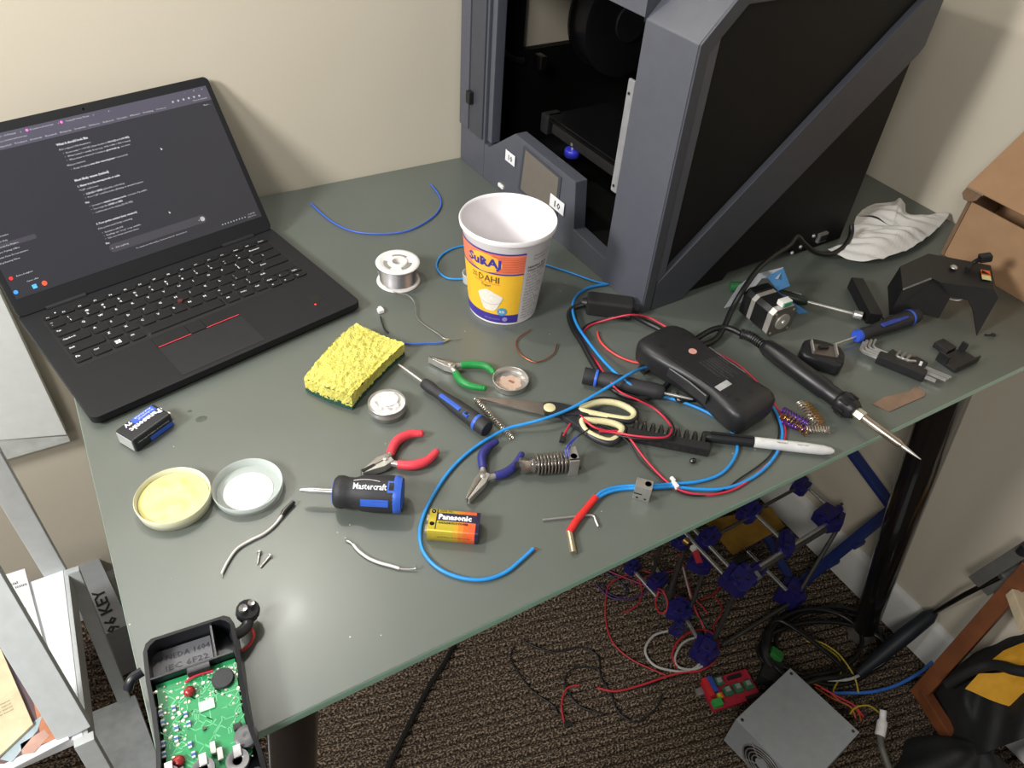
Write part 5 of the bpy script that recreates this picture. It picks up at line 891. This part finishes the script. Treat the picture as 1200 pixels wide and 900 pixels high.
MB().box((.022, -.034, .024), (.007, .010, .006)).build('fuse', mat('fuse_yellow', (200, 170, 40), .5), t); MB().box((.027, -.034, .024), (.004, .010, .006)).build('fuse', mat('fuse_orange', (200, 90, 40), .5), t); MB().box((.068, -.008, .023), (.028, .006, .007)).build('pin_header', black, t); MB().box((.085, -.052, .022), (.03, .006, .006)).build('pin_header', black, t); MB().box((-.004, -.012, .011), (.014, .013, .010), bev=.001).build('usb_socket', steel, t)
# ---------------------------------------------------------------- power supply
a_, b_, c_ = F(926, 783, .086), F(1013, 853, .086), F(862, 843, .086); loc, rz, L = along(c_, a_); t = thing('power_supply', 'grey steel computer power supply with a round fan grille', 'power supply', (c_.x, c_.y, 0), rz)
psm = mat('zinc_steel', (158, 162, 166), .5, .25, .05); Lx, Wy, Hp = L, .146, .086
MB().box((Lx / 2, -Wy / 2, Hp / 2 + .001), (Lx, Wy, Hp), bev=.001).build('case', psm, t); 
TF = basis((-.0006, -Wy / 2, Hp / 2), (0, -1, 0), (0, 0, 1), (-1, 0, 0)); ft = MB(TF).lathe([(.0001, 0), (.038, 0)], 40).build('fan_opening', blackmatte, t)
MB(TF).lathe([(.0001, .0012), (.013, .0012), (.013, .0004)], 28).build('fan_hub', psm, ft)
for r_ in (.019, .0255, .032, .0385): q = MB(TF); q.tube([(r_ * math.cos(k * .2094), r_ * math.sin(k * .2094), .0025) for k in range(30)], .0011, 6, True); q.build('grille_ring', steel, ft)
for k in range(4): a = k * math.pi / 2 + .785; MB(TF).cyl((.013 * math.cos(a), .013 * math.sin(a), .002), (.044 * math.cos(a), .044 * math.sin(a), .002), .0012, n=6).build('grille_spoke', steel, ft)
for k in range(7): q = MB(TF); q.prism([(.014, -.004), (.036, -.009), (.036, .004), (.014, .003)], -.0001 + .0002, .0006, Tm((0, 0, 0), (0, 0, k * .8976))); q.build('fan_blade', black, ft)
for x_, y_ in ((.008, -.008), (Lx - .008, -.008), (.008, -Wy + .008), (Lx - .008, -Wy + .008)): MB().lathe([(.0028, Hp + .001), (.0028, Hp + .0018), (.0001, Hp + .0018)], 12, MX.Translation((x_, y_, 0))).build('screw', darksteel, t)
for i, (m_, pts) in enumerate(((mat('wire_orange', (186, 84, 34), .5), [(950, 800, .05), (968, 808, .04), (985, 822, .03), (1004, 832, .03), (1009, 845, .03)]), (MATS['wire_orange'], [(955, 805, .045), (975, 818, .03), (996, 828, .035), (1003, 842, .03)]), (mat('wire_yellow', (186, 164, 36), .5), [(942, 748, .03), (962, 753, .03), (980, 764, .03), (992, 778, .03), (1002, 795, .02), (1006, 812, .01)]), (MATS['wire_yellow'], [(945, 751, .028), (965, 758, .028), (983, 772, .028), (985, 790, .02), (977, 808, .02), (976, 816, .02)]), (MATS['wire_yellow'], [(996, 837, .035), (1003, 829, .04), (1018, 827, .04), (1030, 835, .03)]), (redw, [(962, 806, .05), (985, 818, .045), (1000, 826, .04), (1012, 840, .03)]))):
    q = MB(); q.tube(cat_rom([F(*c) for c in pts], 8), .0016, 6); To = MX.Translation(V((c_.x, c_.y, 0))) @ Euler((0, 0, rz)).to_matrix().to_4x4(); q.v = [To.inverted() @ v for v in q.v]; q.build('output_wire', m_, t)
# green plug and dark block by the supply
q = MB(); q.box((0, 0, 0), (.022, .026, .02), Tm(F(908, 768, .03), (.3, .2, .6)), bev=.003); q.solo('green_plug', mat('plug_green', (44, 120, 52), .45), 'small green plug beside the coil of black cable', 'plug'); q = MB(); q.box((0, 0, 0), (.05, .035, .03), Tm(F(903, 788, .016), (0, 0, .5)), bev=.003); q.solo('black_plug', blackmatte, 'black socket block between circuit board and power supply', 'plug')
# coil of black cable
o_ = F(966, 760); t = thing('cable_coil', 'coil of thick black power cable on the carpet behind the power supply', 'cable', o_); T0 = MX.Translation(-o_)
q = MB(T0); pts = []; rn = random.Random(4)
for k in range(48):
    a = k / 11 * 2 * math.pi + 2.2; tn = k // 11; sx, sy, ox_, oy_ = ((72, 40, 0, 0), (62, 46, 6, 2), (76, 33, -2, 8), (56, 38, -10, -3), (70, 44, 2, 4))[tn]
    pts.append(F(966 + ox_ + sx * math.cos(a) + 1.5 * math.sin(k * .9), 755 + oy_ + sy * math.sin(a) + 1.5 * math.cos(k * 1.3), .008 + .006 * tn))
pts += [F(990, 785, .05), F(960, 796, .06), F(942, 802, .06)]; q.tube(cat_rom(pts, 6), .0046, 8); q.build('cable', blkcable, t)
MB(T0).tube(cat_rom([F(*c) for c in ((900, 742, .03), (897, 758, .035), (899, 772, .03), (906, 782, .03))], 5), .009, 10).build('cable_plug', black, t); MB(T0).tube(cat_rom([F(*c) for c in ((970, 797, .03), (995, 796, .03), (1015, 787, .03), (1033, 777, .03), (1041, 768, .025))], 5), .003, 8).build('white_tie', fwhite, t)
fw('blue_cable', [(974, 812, .006), (995, 812, .006), (1020, 811, .006), (1045, 805, .006), (1065, 796, .01), (1080, 787, .02), (1092, 776, .02)], .0034, mat('cable_blue', (56, 112, 196), .4), 'blue network cable running from the power supply to the wooden frame', 'cable')
t = thing('taped_cable', 'grey cable with a white taped end standing beside the power supply', 'cable', F(1030, 862)); T0 = MX.Translation(-F(1030, 862))
MB(T0).tube(cat_rom([F(*c) for c in ((1035, 832, .06), (1034, 846, .05), (1031, 862, .04))], 5), [.006] * 5 + [.009] * 6, 12).build('tape', mat('tape_white', (214, 212, 208), .7, bump=.3, bs=150), t); MB(T0).tube(cat_rom([F(*c) for c in ((1031, 860, .04), (1033, 875, .02), (1040, 895, .01), (1048, 915, .008))], 5), .006, 10).build('cable', mat('cable_grey', (96, 92, 86), .5), t)
# ---------------------------------------------------------------- umbrella-like handle with clamp
o_ = F(1010, 790); t = thing('clamp_tool', 'long dark handled tool with thin rod and steel plates leaning by the desk leg', 'tool', o_); T0 = MX.Translation(-o_)
MB(T0).tube([F(1005, 790, .03), F(1030, 770, .05), F(1060, 745, .085), F(1088, 723, .12), F(1097, 716, .13)], [.008, .013, .0155, .014, .006], 16).build('handle', mat('handle_slate', (28, 32, 38), .5), t); MB(T0).tube([F(1094, 718, .128), wx(1130, 697, 1.21), wx(1172, 676, 1.215)], .0045, 10).build('rod', darksteel, t)
for a, b in (((1141, 682, 1.2), (1207, 640, 1.215)), ((1152, 692, 1.215), (1207, 657, 1.23))): MB(T0).bar(wx(*a), wx(*b), .022, .004, .001, V((1, 0, .3))).build('plate', mat('plate_grey', (120, 120, 116), .4, .6), t)
MB(T0).cyl(wx(1196, 648, 1.2), wx(1203, 640, 1.2), .008, n=14).build('knob', black, t)
# ---------------------------------------------------------------- wooden crate, bag
wood = mat('orange_wood', (112, 64, 36), .45, noise=.25, ns=25, bump=.1, bs=120)
A, B, C_ = F(1076, 815, .03), wx(1210, 664, 1.226), F(1132, 896, .03); o_ = V((A.x, A.y, 0)); t = thing('wooden_frame', 'orange brown wooden frame leaning on the wall behind a black bag', 'frame', o_); T0 = MX.Translation(-o_)
D_4 = B + (C_ - A) * 1.6; C4 = A + (C_ - A) * 1.6
for a, b in ((A, B), (A + (B - A).normalized() * .012, C4), (B - (B - A).normalized() * .012, D_4), (C4, D_4)): MB(T0).bar(a, b, .02, .028, .002).build('rail', wood, t)
bagm = mat('bag_black', (19, 19, 20), .75, noise=.3, ns=40, bump=.3, bs=220)
def bagf(a, b):
    x = 1090 + 128 * a + 42 * b - 12 * a * b; y = 806 - 102 * a + 84 * b + 60 * a * b; e_ = max(0, min(1, 5 * min(a + .0, 1.2 - a, b + .0, 1.2 - b))); h = .045 + .20 * a + .015 * b + e_ ** .6 * (.035 + .012 * math.sin(6 * a + 1) * math.sin(5 * b) + .006 * math.sin(19 * a + 11 * b)) - (1 - e_) * .02; return F(x, y, h)
q = MB(); q.grid(bagf, 34, 34); q.solo('black_bag', bagm, 'black fabric bag slumped over the wooden frame', 'bag', None, 80)
def cloth(pxs, hs, m, name, label, cat, th=.004):
    n_ = len(pxs); vs = [F(x, y, h) for (x, y), h in zip(pxs, hs)]; bm = bmesh.new(); c = sum(vs, V()) / n_ + V((0, 0, .008)); cv = bm.verts.new(c); vv = [bm.verts.new(v) for v in vs]; [bm.faces.new((cv, vv[i], vv[(i + 1) % n_])) for i in range(n_)]
    bmesh.ops.subdivide_edges(bm, edges=list(bm.edges), cuts=3, use_grid_fill=True)
    for v in bm.verts: v.co.z += .004 * math.sin(v.co.x * 90) * math.cos(v.co.y * 70)
    bmesh.ops.recalc_face_normals(bm, faces=bm.faces); bmesh.ops.solidify(bm, geom=list(bm.faces), thickness=th); q = MB(); q.frombm(bm); return q.solo(name, m, label, cat, None, 60)
yel = mat('cloth_yellow', (196, 142, 30), .75, noise=.1, bump=.2, bs=150)
cloth([(1131, 808), (1148, 790), (1172, 789), (1212, 786), (1212, 806), (1192, 829), (1160, 818)], [.155, .19, .215, .25, .25, .20, .175], yel, 'yellow_cloth', 'larger yellow cloth patch lying over the black bag', 'cloth'); cloth([(1162, 776), (1178, 764), (1212, 752), (1212, 782), (1185, 779)], [.215, .235, .27, .27, .235], yel, 'yellow_cloth', 'smaller yellow cloth patch above the larger one on the bag', 'cloth')
def strapf(pts, w_, name, label):
    q = MB(); c = cat_rom([F(*p_) for p_ in pts], 8); q.tube(c, w_, 8); return q.solo(name, bagm, label, 'strap')
strapf([(1110, 802, .13), (1140, 785, .19), (1165, 779, .225), (1188, 785, .26), (1206, 788, .28)], .009, 'bag_strap', 'black padded strap lying across the yellow cloth')
q = MB(); q.box((0, 0, 0), (.07, .04, .02), Tm(F(1204, 718, .33), (.1, 0, .9)), bev=.002); q.solo('cream_carton', mat('carton_cream', (196, 178, 148), .7), 'pale cream carton on top of the bag at the frame edge', 'carton')
# dark jacket heaped in front of the wooden frame
o_ = F(1095, 890); bc = o_ + V((.02, -.03, 0)); 
def jac(a, b):
    th = 2 * math.pi * b; r_ = a * (.11 + .02 * math.sin(3 * th) + .012 * math.sin(7 * th + 1)); x, y = r_ * 1.0 * math.cos(th), r_ * .75 * math.sin(th); z = .09 * (1 - a ** 2.2) + .012 * math.sin(40 * x + 9) * math.cos(33 * y) * (1 - a) + .006 * math.sin(90 * x - 40 * y) * (1 - a * a); return V((bc.x + x, bc.y + y, max(.001, z)))
q = MB(); q.grid(jac, 22, 56); q.solo('black_jacket', bagm, 'black jacket heaped on the carpet beside the power supply', 'jacket', None, 80)
# ---------------------------------------------------------------- left: white panel by the wall, shelf rack, papers, keyboard carton
wm = mat('panel_white', (226, 228, 224), .6, noise=.03); wy = lambda x, y, Y: (lambda d: CAM_LOC + d * ((Y - CAM_LOC.y) / d.y))(CM @ V(((x - 600) / FPX, -(y - 450) / FPX, -1)))
Yp = .752; c1, c2, c3, c4 = wy(74, 511, Yp), wy(2, 334, Yp), wy(-60, 300, Yp), wy(-60, 476, Yp)
t = thing('white_board', 'white board with a folded lower flap hanging by the wall left of the laptop', 'board', (c1.x - .15, Yp, c1.z)); O = V((c1.x - .15, Yp, c1.z)); XZ = basis((0, 0, 0), (1, 0, 0), (0, 0, 1), (0, 1, 0))
xr = (c1.x + c2.x) / 2
MB(MX.Translation(-O)).prism([(xr - .35, c4.z), (xr, c1.z), (xr, 1.02), (xr - .35, 1.02)], Yp, Yp + .018, XZ, .0012).build('board', wm, t)
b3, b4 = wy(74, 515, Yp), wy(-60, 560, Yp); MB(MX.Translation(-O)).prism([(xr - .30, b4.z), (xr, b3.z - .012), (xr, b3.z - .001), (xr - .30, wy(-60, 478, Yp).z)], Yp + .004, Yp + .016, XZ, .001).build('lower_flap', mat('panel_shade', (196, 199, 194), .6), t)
# shelf rack: points as pixel + height above the floor
rk = mat('rack_grey', (200, 204, 204), .4, .05, .05); shw = mat('shelf_white', (236, 238, 240), .5, noise=.02); SH = .36
o_ = F(90, 850); o_ = V((o_.x - .1, o_.y + .1, 0)); t = thing('shelf_rack', 'grey metal shelf rack with white shelf boards at the left edge', 'shelf', o_); T0 = MX.Translation(-o_)
pf, pn = F(74, 668, SH), F(97, 862, SH)
q = MB(T0); lft = V((-.45, 0, 0)); pl4 = [pf, pn, pn + lft, pf + lft]; q.prism([(v.x, v.y) for v in pl4], SH - .014, SH, None, .001); q.build('shelf_board', shw, t)
q = MB(T0); q.bar(pf + V((0.003, 0, -.02)), pn + V((.003, 0, -.02)), .006, .038, .001); q.build('shelf_edge', rk, t)
def post(nm, a, b, w_, d_): MB(T0).bar(a, b, w_, d_, .0015, V((0, 1, 0))).build(nm, rk, t)
post('post', F(66, 672, SH - .01), F(-22, 520, SH + .30), .030, .012); post('post', F(84, 668, SH), F(152, 836, .02), .020, .012); post('post', F(88, 858, SH), F(-30, 660, SH + .22), .040, .014); post('post', F(98, 866, SH), F(170, 990, .1), .024, .014)
z_ = .06; lb4 = [F(103, 836, z_), F(158, 814, z_), F(212, 960, z_), F(120, 980, z_)]; q = MB(T0); q.prism([(v.x, v.y) for v in lb4], z_ - .014, z_, None, .001); q.build('shelf_board', mat('shelf_pale', (196, 202, 206), .5), t)
# papers on the shelf
def sheetf(pxs, h, th, m, nm, par=None, T=None): q = MB(T); q.prism([(v.x, v.y) for v in [F(x, y, h) for x, y in pxs]], h, h + th); return q
magw = mat('magazine_white', (224, 224, 226), .35, noise=.02)
o_ = F(10, 780, SH); t = thing('magazine', 'glossy magazine with brown and orange cover lying on the rack shelf', 'magazine', o_); T0 = MX.Translation(-o_); h = SH + .001
sheetf([(-40, 690), (30, 668), (82, 868), (10, 905), (-40, 905)], h, .004, None, '', None, T0).build('pages', magw, t); h += .0042
sheetf([(-40, 735), (30, 712), (72, 862), (5, 895), (-40, 895)], h, .0003, None, '', None, T0).build('cover_picture', mat('cover_brown', (120, 88, 84), .35, noise=.3, ns=18, c2=(78, 66, 84)), t)
sheetf([(30, 780), (46, 770), (73, 862), (50, 872)], h + .0003, .0003, None, '', None, T0).build('cover_orange', mat('cover_orange', (196, 130, 96), .35, noise=.15), t)
sheetf([(24, 872), (52, 855), (58, 862), (40, 882), (26, 884)], h + .0006, .0003, None, '', None, T0).build('cover_skin', mat('cover_skin', (196, 156, 142), .4), t); sheetf([(0, 890), (34, 850), (50, 838), (44, 856), (14, 893)], h + .0006, .0003, None, '', None, T0).build('cover_envelope', mat('cover_pale_blue', (172, 188, 196), .4), t)
q = MB(T0); Tt = T0 @ basis(F(4, 722, h + .0006), tuple((F(14, 718, h) - F(4, 722, h)).normalized()), tuple((F(1, 712, h) - F(4, 722, h)).normalized()), (0, 0, 1)); q = MB(); put_text(q, 'S', Tt, .03); q.build('cover_letter', blackprint, t, 0)
q = MB(); Tt2 = T0 @ basis(F(2, 690, h + .0006), tuple((F(14, 686, h) - F(2, 690, h)).normalized()), tuple((F(-1, 680, h) - F(2, 690, h)).normalized()), (0, 0, 1))
for i in range(2): put_text(q, 'new issue' if i else 'special', Tt2 @ MX.Translation((0, -i * .008, 0)), .008)
q.build('cover_line', blackprint, t, 0)
o_ = F(10, 830, SH); t = thing('cream_booklet', 'cream paper booklet on top of the magazine', 'booklet', o_); T0 = MX.Translation(-o_)
sheetf([(-40, 770), (2, 762), (40, 850), (0, 888), (-40, 890)], SH + .007, .004, None, '', None, T0).build('booklet_cover', mat('booklet_cream', (218, 204, 168), .6), t)
q = MB(); Tt = T0 @ basis(F(2, 836, SH + .0113), tuple((F(12, 831, SH) - F(2, 836, SH)).normalized()), tuple((F(-2, 826, SH) - F(2, 836, SH)).normalized()), (0, 0, 1))
for i in range(4): put_text(q, 'owner manual', Tt @ MX.Translation((-.01, .012 - i * .005, 0)), .004)
q.build('booklet_print', mat('print_tan', (140, 124, 92), .7), t, 0)
# keyboard carton under the desk
Hc = .14; o_ = F(105, 690, Hc); o_.z = 0; t = thing('keyboard_carton', 'grey carton lettered 96 KEY on the floor under the desk edge', 'carton', o_); T0 = MX.Translation(-o_)
cg = mat('carton_grey', (150, 152, 154), .7, noise=.05); q = MB(T0); q.prism([(v.x, v.y) for v in [F(86, 664, Hc), F(116, 654, Hc), F(152, 731, Hc), F(114, 748, Hc)]], .002, Hc, None, .001); q.build('carton_body', cg, t)
q = MB(T0); q.prism([(v.x, v.y) for v in [F(80, 656, Hc), F(108, 645, Hc), F(112, 655, Hc), F(85, 666, Hc)]], .06, Hc + .012, None, .001); q.build('carton_flap', mat('carton_white', (206, 206, 206), .7), t)
xa = (F(108, 664, Hc) - F(139, 736, Hc)).normalized(); ya = V((-xa.y, xa.x, 0)); q = MB(); put_text(q, '96 KEY', T0 @ basis(F(141, 737, Hc + .0012), tuple(xa), tuple(ya), (0, 0, 1)), .027, .10, bold=.02); q.build('carton_print', blackprint, t, 0)
# ---------------------------------------------------------------- opened meter with green board (local x across, y towards its foot)
A, B = P(166, 752, .024), P(272, 718, .024); mid = (A + B) / 2; rz = math.atan2(B.y - A.y, B.x - A.x); Wd = (B - A).length / 2
om = thing('open_multimeter', 'opened black multimeter case showing its green circuit board', 'multimeter', (mid.x, mid.y, TZ), rz)
cs_ = mat('meter_case', (30, 32, 37), .3, noise=.08)
hwp = [(0, .80), (-.003, .93), (-.010, 1.0), (-.035, 1.0), (-.060, .955), (-.085, .94), (-.10, .97), (-.115, 1.04), (-.135, 1.07), (-.150, 1.02), (-.158, .85)]
def outl(k): return [(Wd * f - k, y if -.15 < y < -.0031 else y - math.copysign(k, y + .07)) for y, f in hwp] + [(-Wd * f + k, y if -.15 < y < -.0031 else y - math.copysign(k, y + .07)) for y, f in hwp[::-1]]
o1, i1 = outl(0), outl(.0032); n_ = len(o1); q = MB(); q.prism(o1, 0, .004); q.build('case_floor', cs_, om)
q = MB(); vs = [(x, y, z) for poly, z in ((o1, .002), (o1, .024), (i1, .025), (i1, .003)) for x, y in poly]; fs = [(k * n_ + i, k * n_ + (i + 1) % n_, (k + 1) * n_ + (i + 1) % n_, (k + 1) * n_ + i) for k in range(3) for i in range(n_)]; q.add(vs, fs); q.build('case_wall', cs_, om)
# battery bay
q = MB(); q.box((-.002, -.034, .014), (Wd * 1.86, .002, .020), bev=.0004); q.build('bay_wall', cs_, om); q = MB(); q.box((Wd * .48, -.018, .014), (.002, .031, .018), bev=.0004); q.build('bay_wall', cs_, om)
bf_ = MB().box((-.009, -.0185, .0085), (Wd * 1.32, .028, .003)).build('bay_floor', mat('bay_grey', (92, 92, 96), .45), om)
q = MB(); put_text(q, '9V NEDA 1604', Tm((-.030, -.0145, .0103)), .0066, .042); put_text(q, 'IEC 6F22', Tm((-.022, -.0235, .0103)), .0066, .032); q.build('bay_print', mat('bay_print', (54, 54, 58), .6), bf_, 0)
q = MB(); q.box((.003, -.0375, .0215), (.017, .006, .006), bev=.001); q.build('bay_clip', cs_, om); q = MB(); q.tube(cat_rom([V(p_) for p_ in ((-.008, -.043, .019), (.0, -.041, .020), (.012, -.041, .019))], 5), .0009, 6); q.build('link_wire', redw, om)
# board
bdm = mat('board_green', (34, 142, 84), .4, noise=.12, ns=80); y0, y1 = -.036, -.122; q = MB(); q.prism([(-Wd + .005, y0), (Wd - .005, y0), (Wd - .007, -.075), (Wd - .005, -.112), (Wd - .012, -.118), (.012, -.126), (-Wd + .006, y1), (-Wd + .0065, -.075)], .0155, .0171); bd_ = q.build('board', bdm, om)
rn = random.Random(21); zt = .01725; tr = MB(); pad = MB()
def trace(pts, w_=.0007):
    for (xa, ya), (xb, yb) in zip(pts, pts[1:]):
        d_ = V((xb - xa, yb - ya, 0)); 
        if d_.length < 1e-6: continue
        n2 = V((-d_.y, d_.x, 0)).normalized() * w_ / 2; tr.add([V((xa, ya, zt)) - n2, V((xb, yb, zt)) - n2, V((xb, yb, zt)) + n2, V((xa, ya, zt)) + n2], [(0, 1, 2, 3)])
for k in range(64):
    x, y = rn.uniform(-.026, .026), rn.uniform(-.118, -.042); pts = [(x, y)]
    for s in range(rn.randint(2, 4)):
        a = rn.choice((0, .785, 1.571, -.785, 2.356)); l_ = rn.uniform(.003, .011); x, y = max(-.029, min(.029, x + l_ * math.cos(a))), max(-.119, min(-.04, y + l_ * math.sin(a))); pts.append((x, y))
    trace(pts)
o2 = tr.build('copper_traces', mat('trace_green', (98, 186, 132), .4), bd_, 0); o2['kind'] = 'stuff'
for k in range(150):
    x, y = rn.uniform(-.029, .029), rn.uniform(-.062, -.039) if k < 80 else rn.uniform(-.119, -.06); r_ = rn.uniform(.0006, .0014)
    if k >= 80 and -.012 < x < .02: continue
    pad.lathe([(.0001, .0004), (r_, .0002), (r_, 0)], 7, MX.Translation((x, y, .0172)))
o2 = pad.build('solder_pads', mat('solder_pale', (208, 206, 190), .35, .5), bd_); o2['kind'] = 'stuff'
for i in range(14):     # surface resistors down the left side
    x, y = -.027 + (i % 3) * .0085 + rn.uniform(-.001, .001), -.060 - (i // 2) * .0078; q = MB(); q.box((x, y, .0182), (.0026, .0048, .0018), bev=.0003); ro = q.build('resistor', mat('resistor_white', (206, 208, 206), .4), bd_); q = MB(); q.box((x, y, .0184), (.0028, .0018, .0018)); q.build('resistor_band', mat('resistor_blue', (40, 92, 160), .4), ro)
q = MB(); q.box((.004, -.066, .0178), (.011, .008, .0012), bev=.0003); q.build('chip_outline', mat('silk_white', (176, 212, 186), .5), bd_)
MB(MX.Translation((.018, -.050, .0172))).lathe([(.0082, 0), (.0082, .0022), (.0076, .003), (.0001, .003)], 32).build('chip_blob', mat('epoxy_black', (46, 48, 50), .6), bd_)
for x, y in ((-.006, -.0515), (-.019, -.100)): MB().sphere((x, y, .0195), (.0042, .0042, .0032), n=18, m=9).build('capacitor', mat('capacitor_red', (146, 42, 42), .25), bd_)
MB(MX.Translation((.0265, -.101, .0172))).lathe([(.0082, 0), (.0082, .004), (.0078, .0045), (.001, .0045), (.0001, .004)], 32).build('buzzer', mat('buzzer_grey', (92, 92, 94), .4), bd_); q = MB(); q.box((.022, -.091, .0188), (.006, .005, .003), bev=.0008); q.build('transistor', black, bd_)
MB(MX.Translation((.0, -.083, .0172))).lathe([(.0014, 0), (.0014, .002), (.0001, .002)], 8).build('screw', darksteel, bd_)
for x, y in ((.004, -.100), (.008, -.106)): q = MB(); q.box((x, y, .019), (.004, .009, .0035), bev=.0006); q.build('fuse_clip', steel, bd_)
for x, y in ((.0185, -.1165), (-.004, -.1135), (-.026, -.1105)):   # input jacks
    q = MB(MX.Translation((x, y, .012))); q.lathe([(.0032, .0), (.0032, .011), (.0038, .0115), (.0078, .0115), (.0082, .0105), (.0082, .009)], 28, caps=False); jo = q.build('input_jack', mat('jack_grey', (122, 122, 124), .4, .5), om); q = MB(); q.box((x + .001, y + .006, .0235), (.0055, .009, .002), bev=.0006); q.build('jack_tab', chrome, jo); MB(MX.Translation((x, y, .0225))).lathe([(.0001, 0), (.003, 0)], 16).build('jack_hole', black, jo)
MB(MX.Translation((.029, -.128, .004))).lathe([(.0035, 0), (.0035, .016), (.0018, .016), (.0018, .012)], 16).build('screw_post', cs_, om)
# strap, snap connector, leads
q = MB(); q.tube(cat_rom([V(p_) for p_ in ((-Wd - .014, -.031, .016), (-Wd - .010, -.027, .021), (-Wd - .002, -.024, .022))], 5), .0038, 8); q.build('strap', cs_, om)
To = om.matrix_basis if False else (MX.Translation((mid.x, mid.y, TZ)) @ Euler((0, 0, rz)).to_matrix().to_4x4()); TI = To.inverted()
q = MB(TI); q.tube(cat_rom([P(272, 745, .018), P(280, 742, .016), P(288, 735, .014), P(291, 728, .014)], 5), .0045, 10); q.build('strap', cs_, om)
sc0 = P(290, 719, .012); q = MB(TI @ Tm(sc0, (.25, .1, .3))); q.lathe([(.0001, 0), (.0085, 0), (.0095, .002), (.0095, .007), (.008, .009), (.0001, .009)], 14); sn = q.build('snap_connector', black, om)
for dx, r_ in ((-.0035, .0032), (.004, .0026)): q = MB(TI @ Tm(sc0, (.25, .1, .3))); q.lathe([(r_, .0085), (r_ * 1.1, .011), (r_, .0125), (r_ * .5, .012), (.0001, .0115)], 12, MX.Translation((dx, .002, 0))); q.build('snap_stud', chrome, sn)
q = MB(TI); q.tube(cat_rom([P(286, 727, .012), P(295, 737, .008), P(297, 746, .005), P(291, 757, .003), P(279, 765, .003)], 6), .0013, 8); q.build('red_lead', mat('lead_red', (205, 58, 62), .4), om)
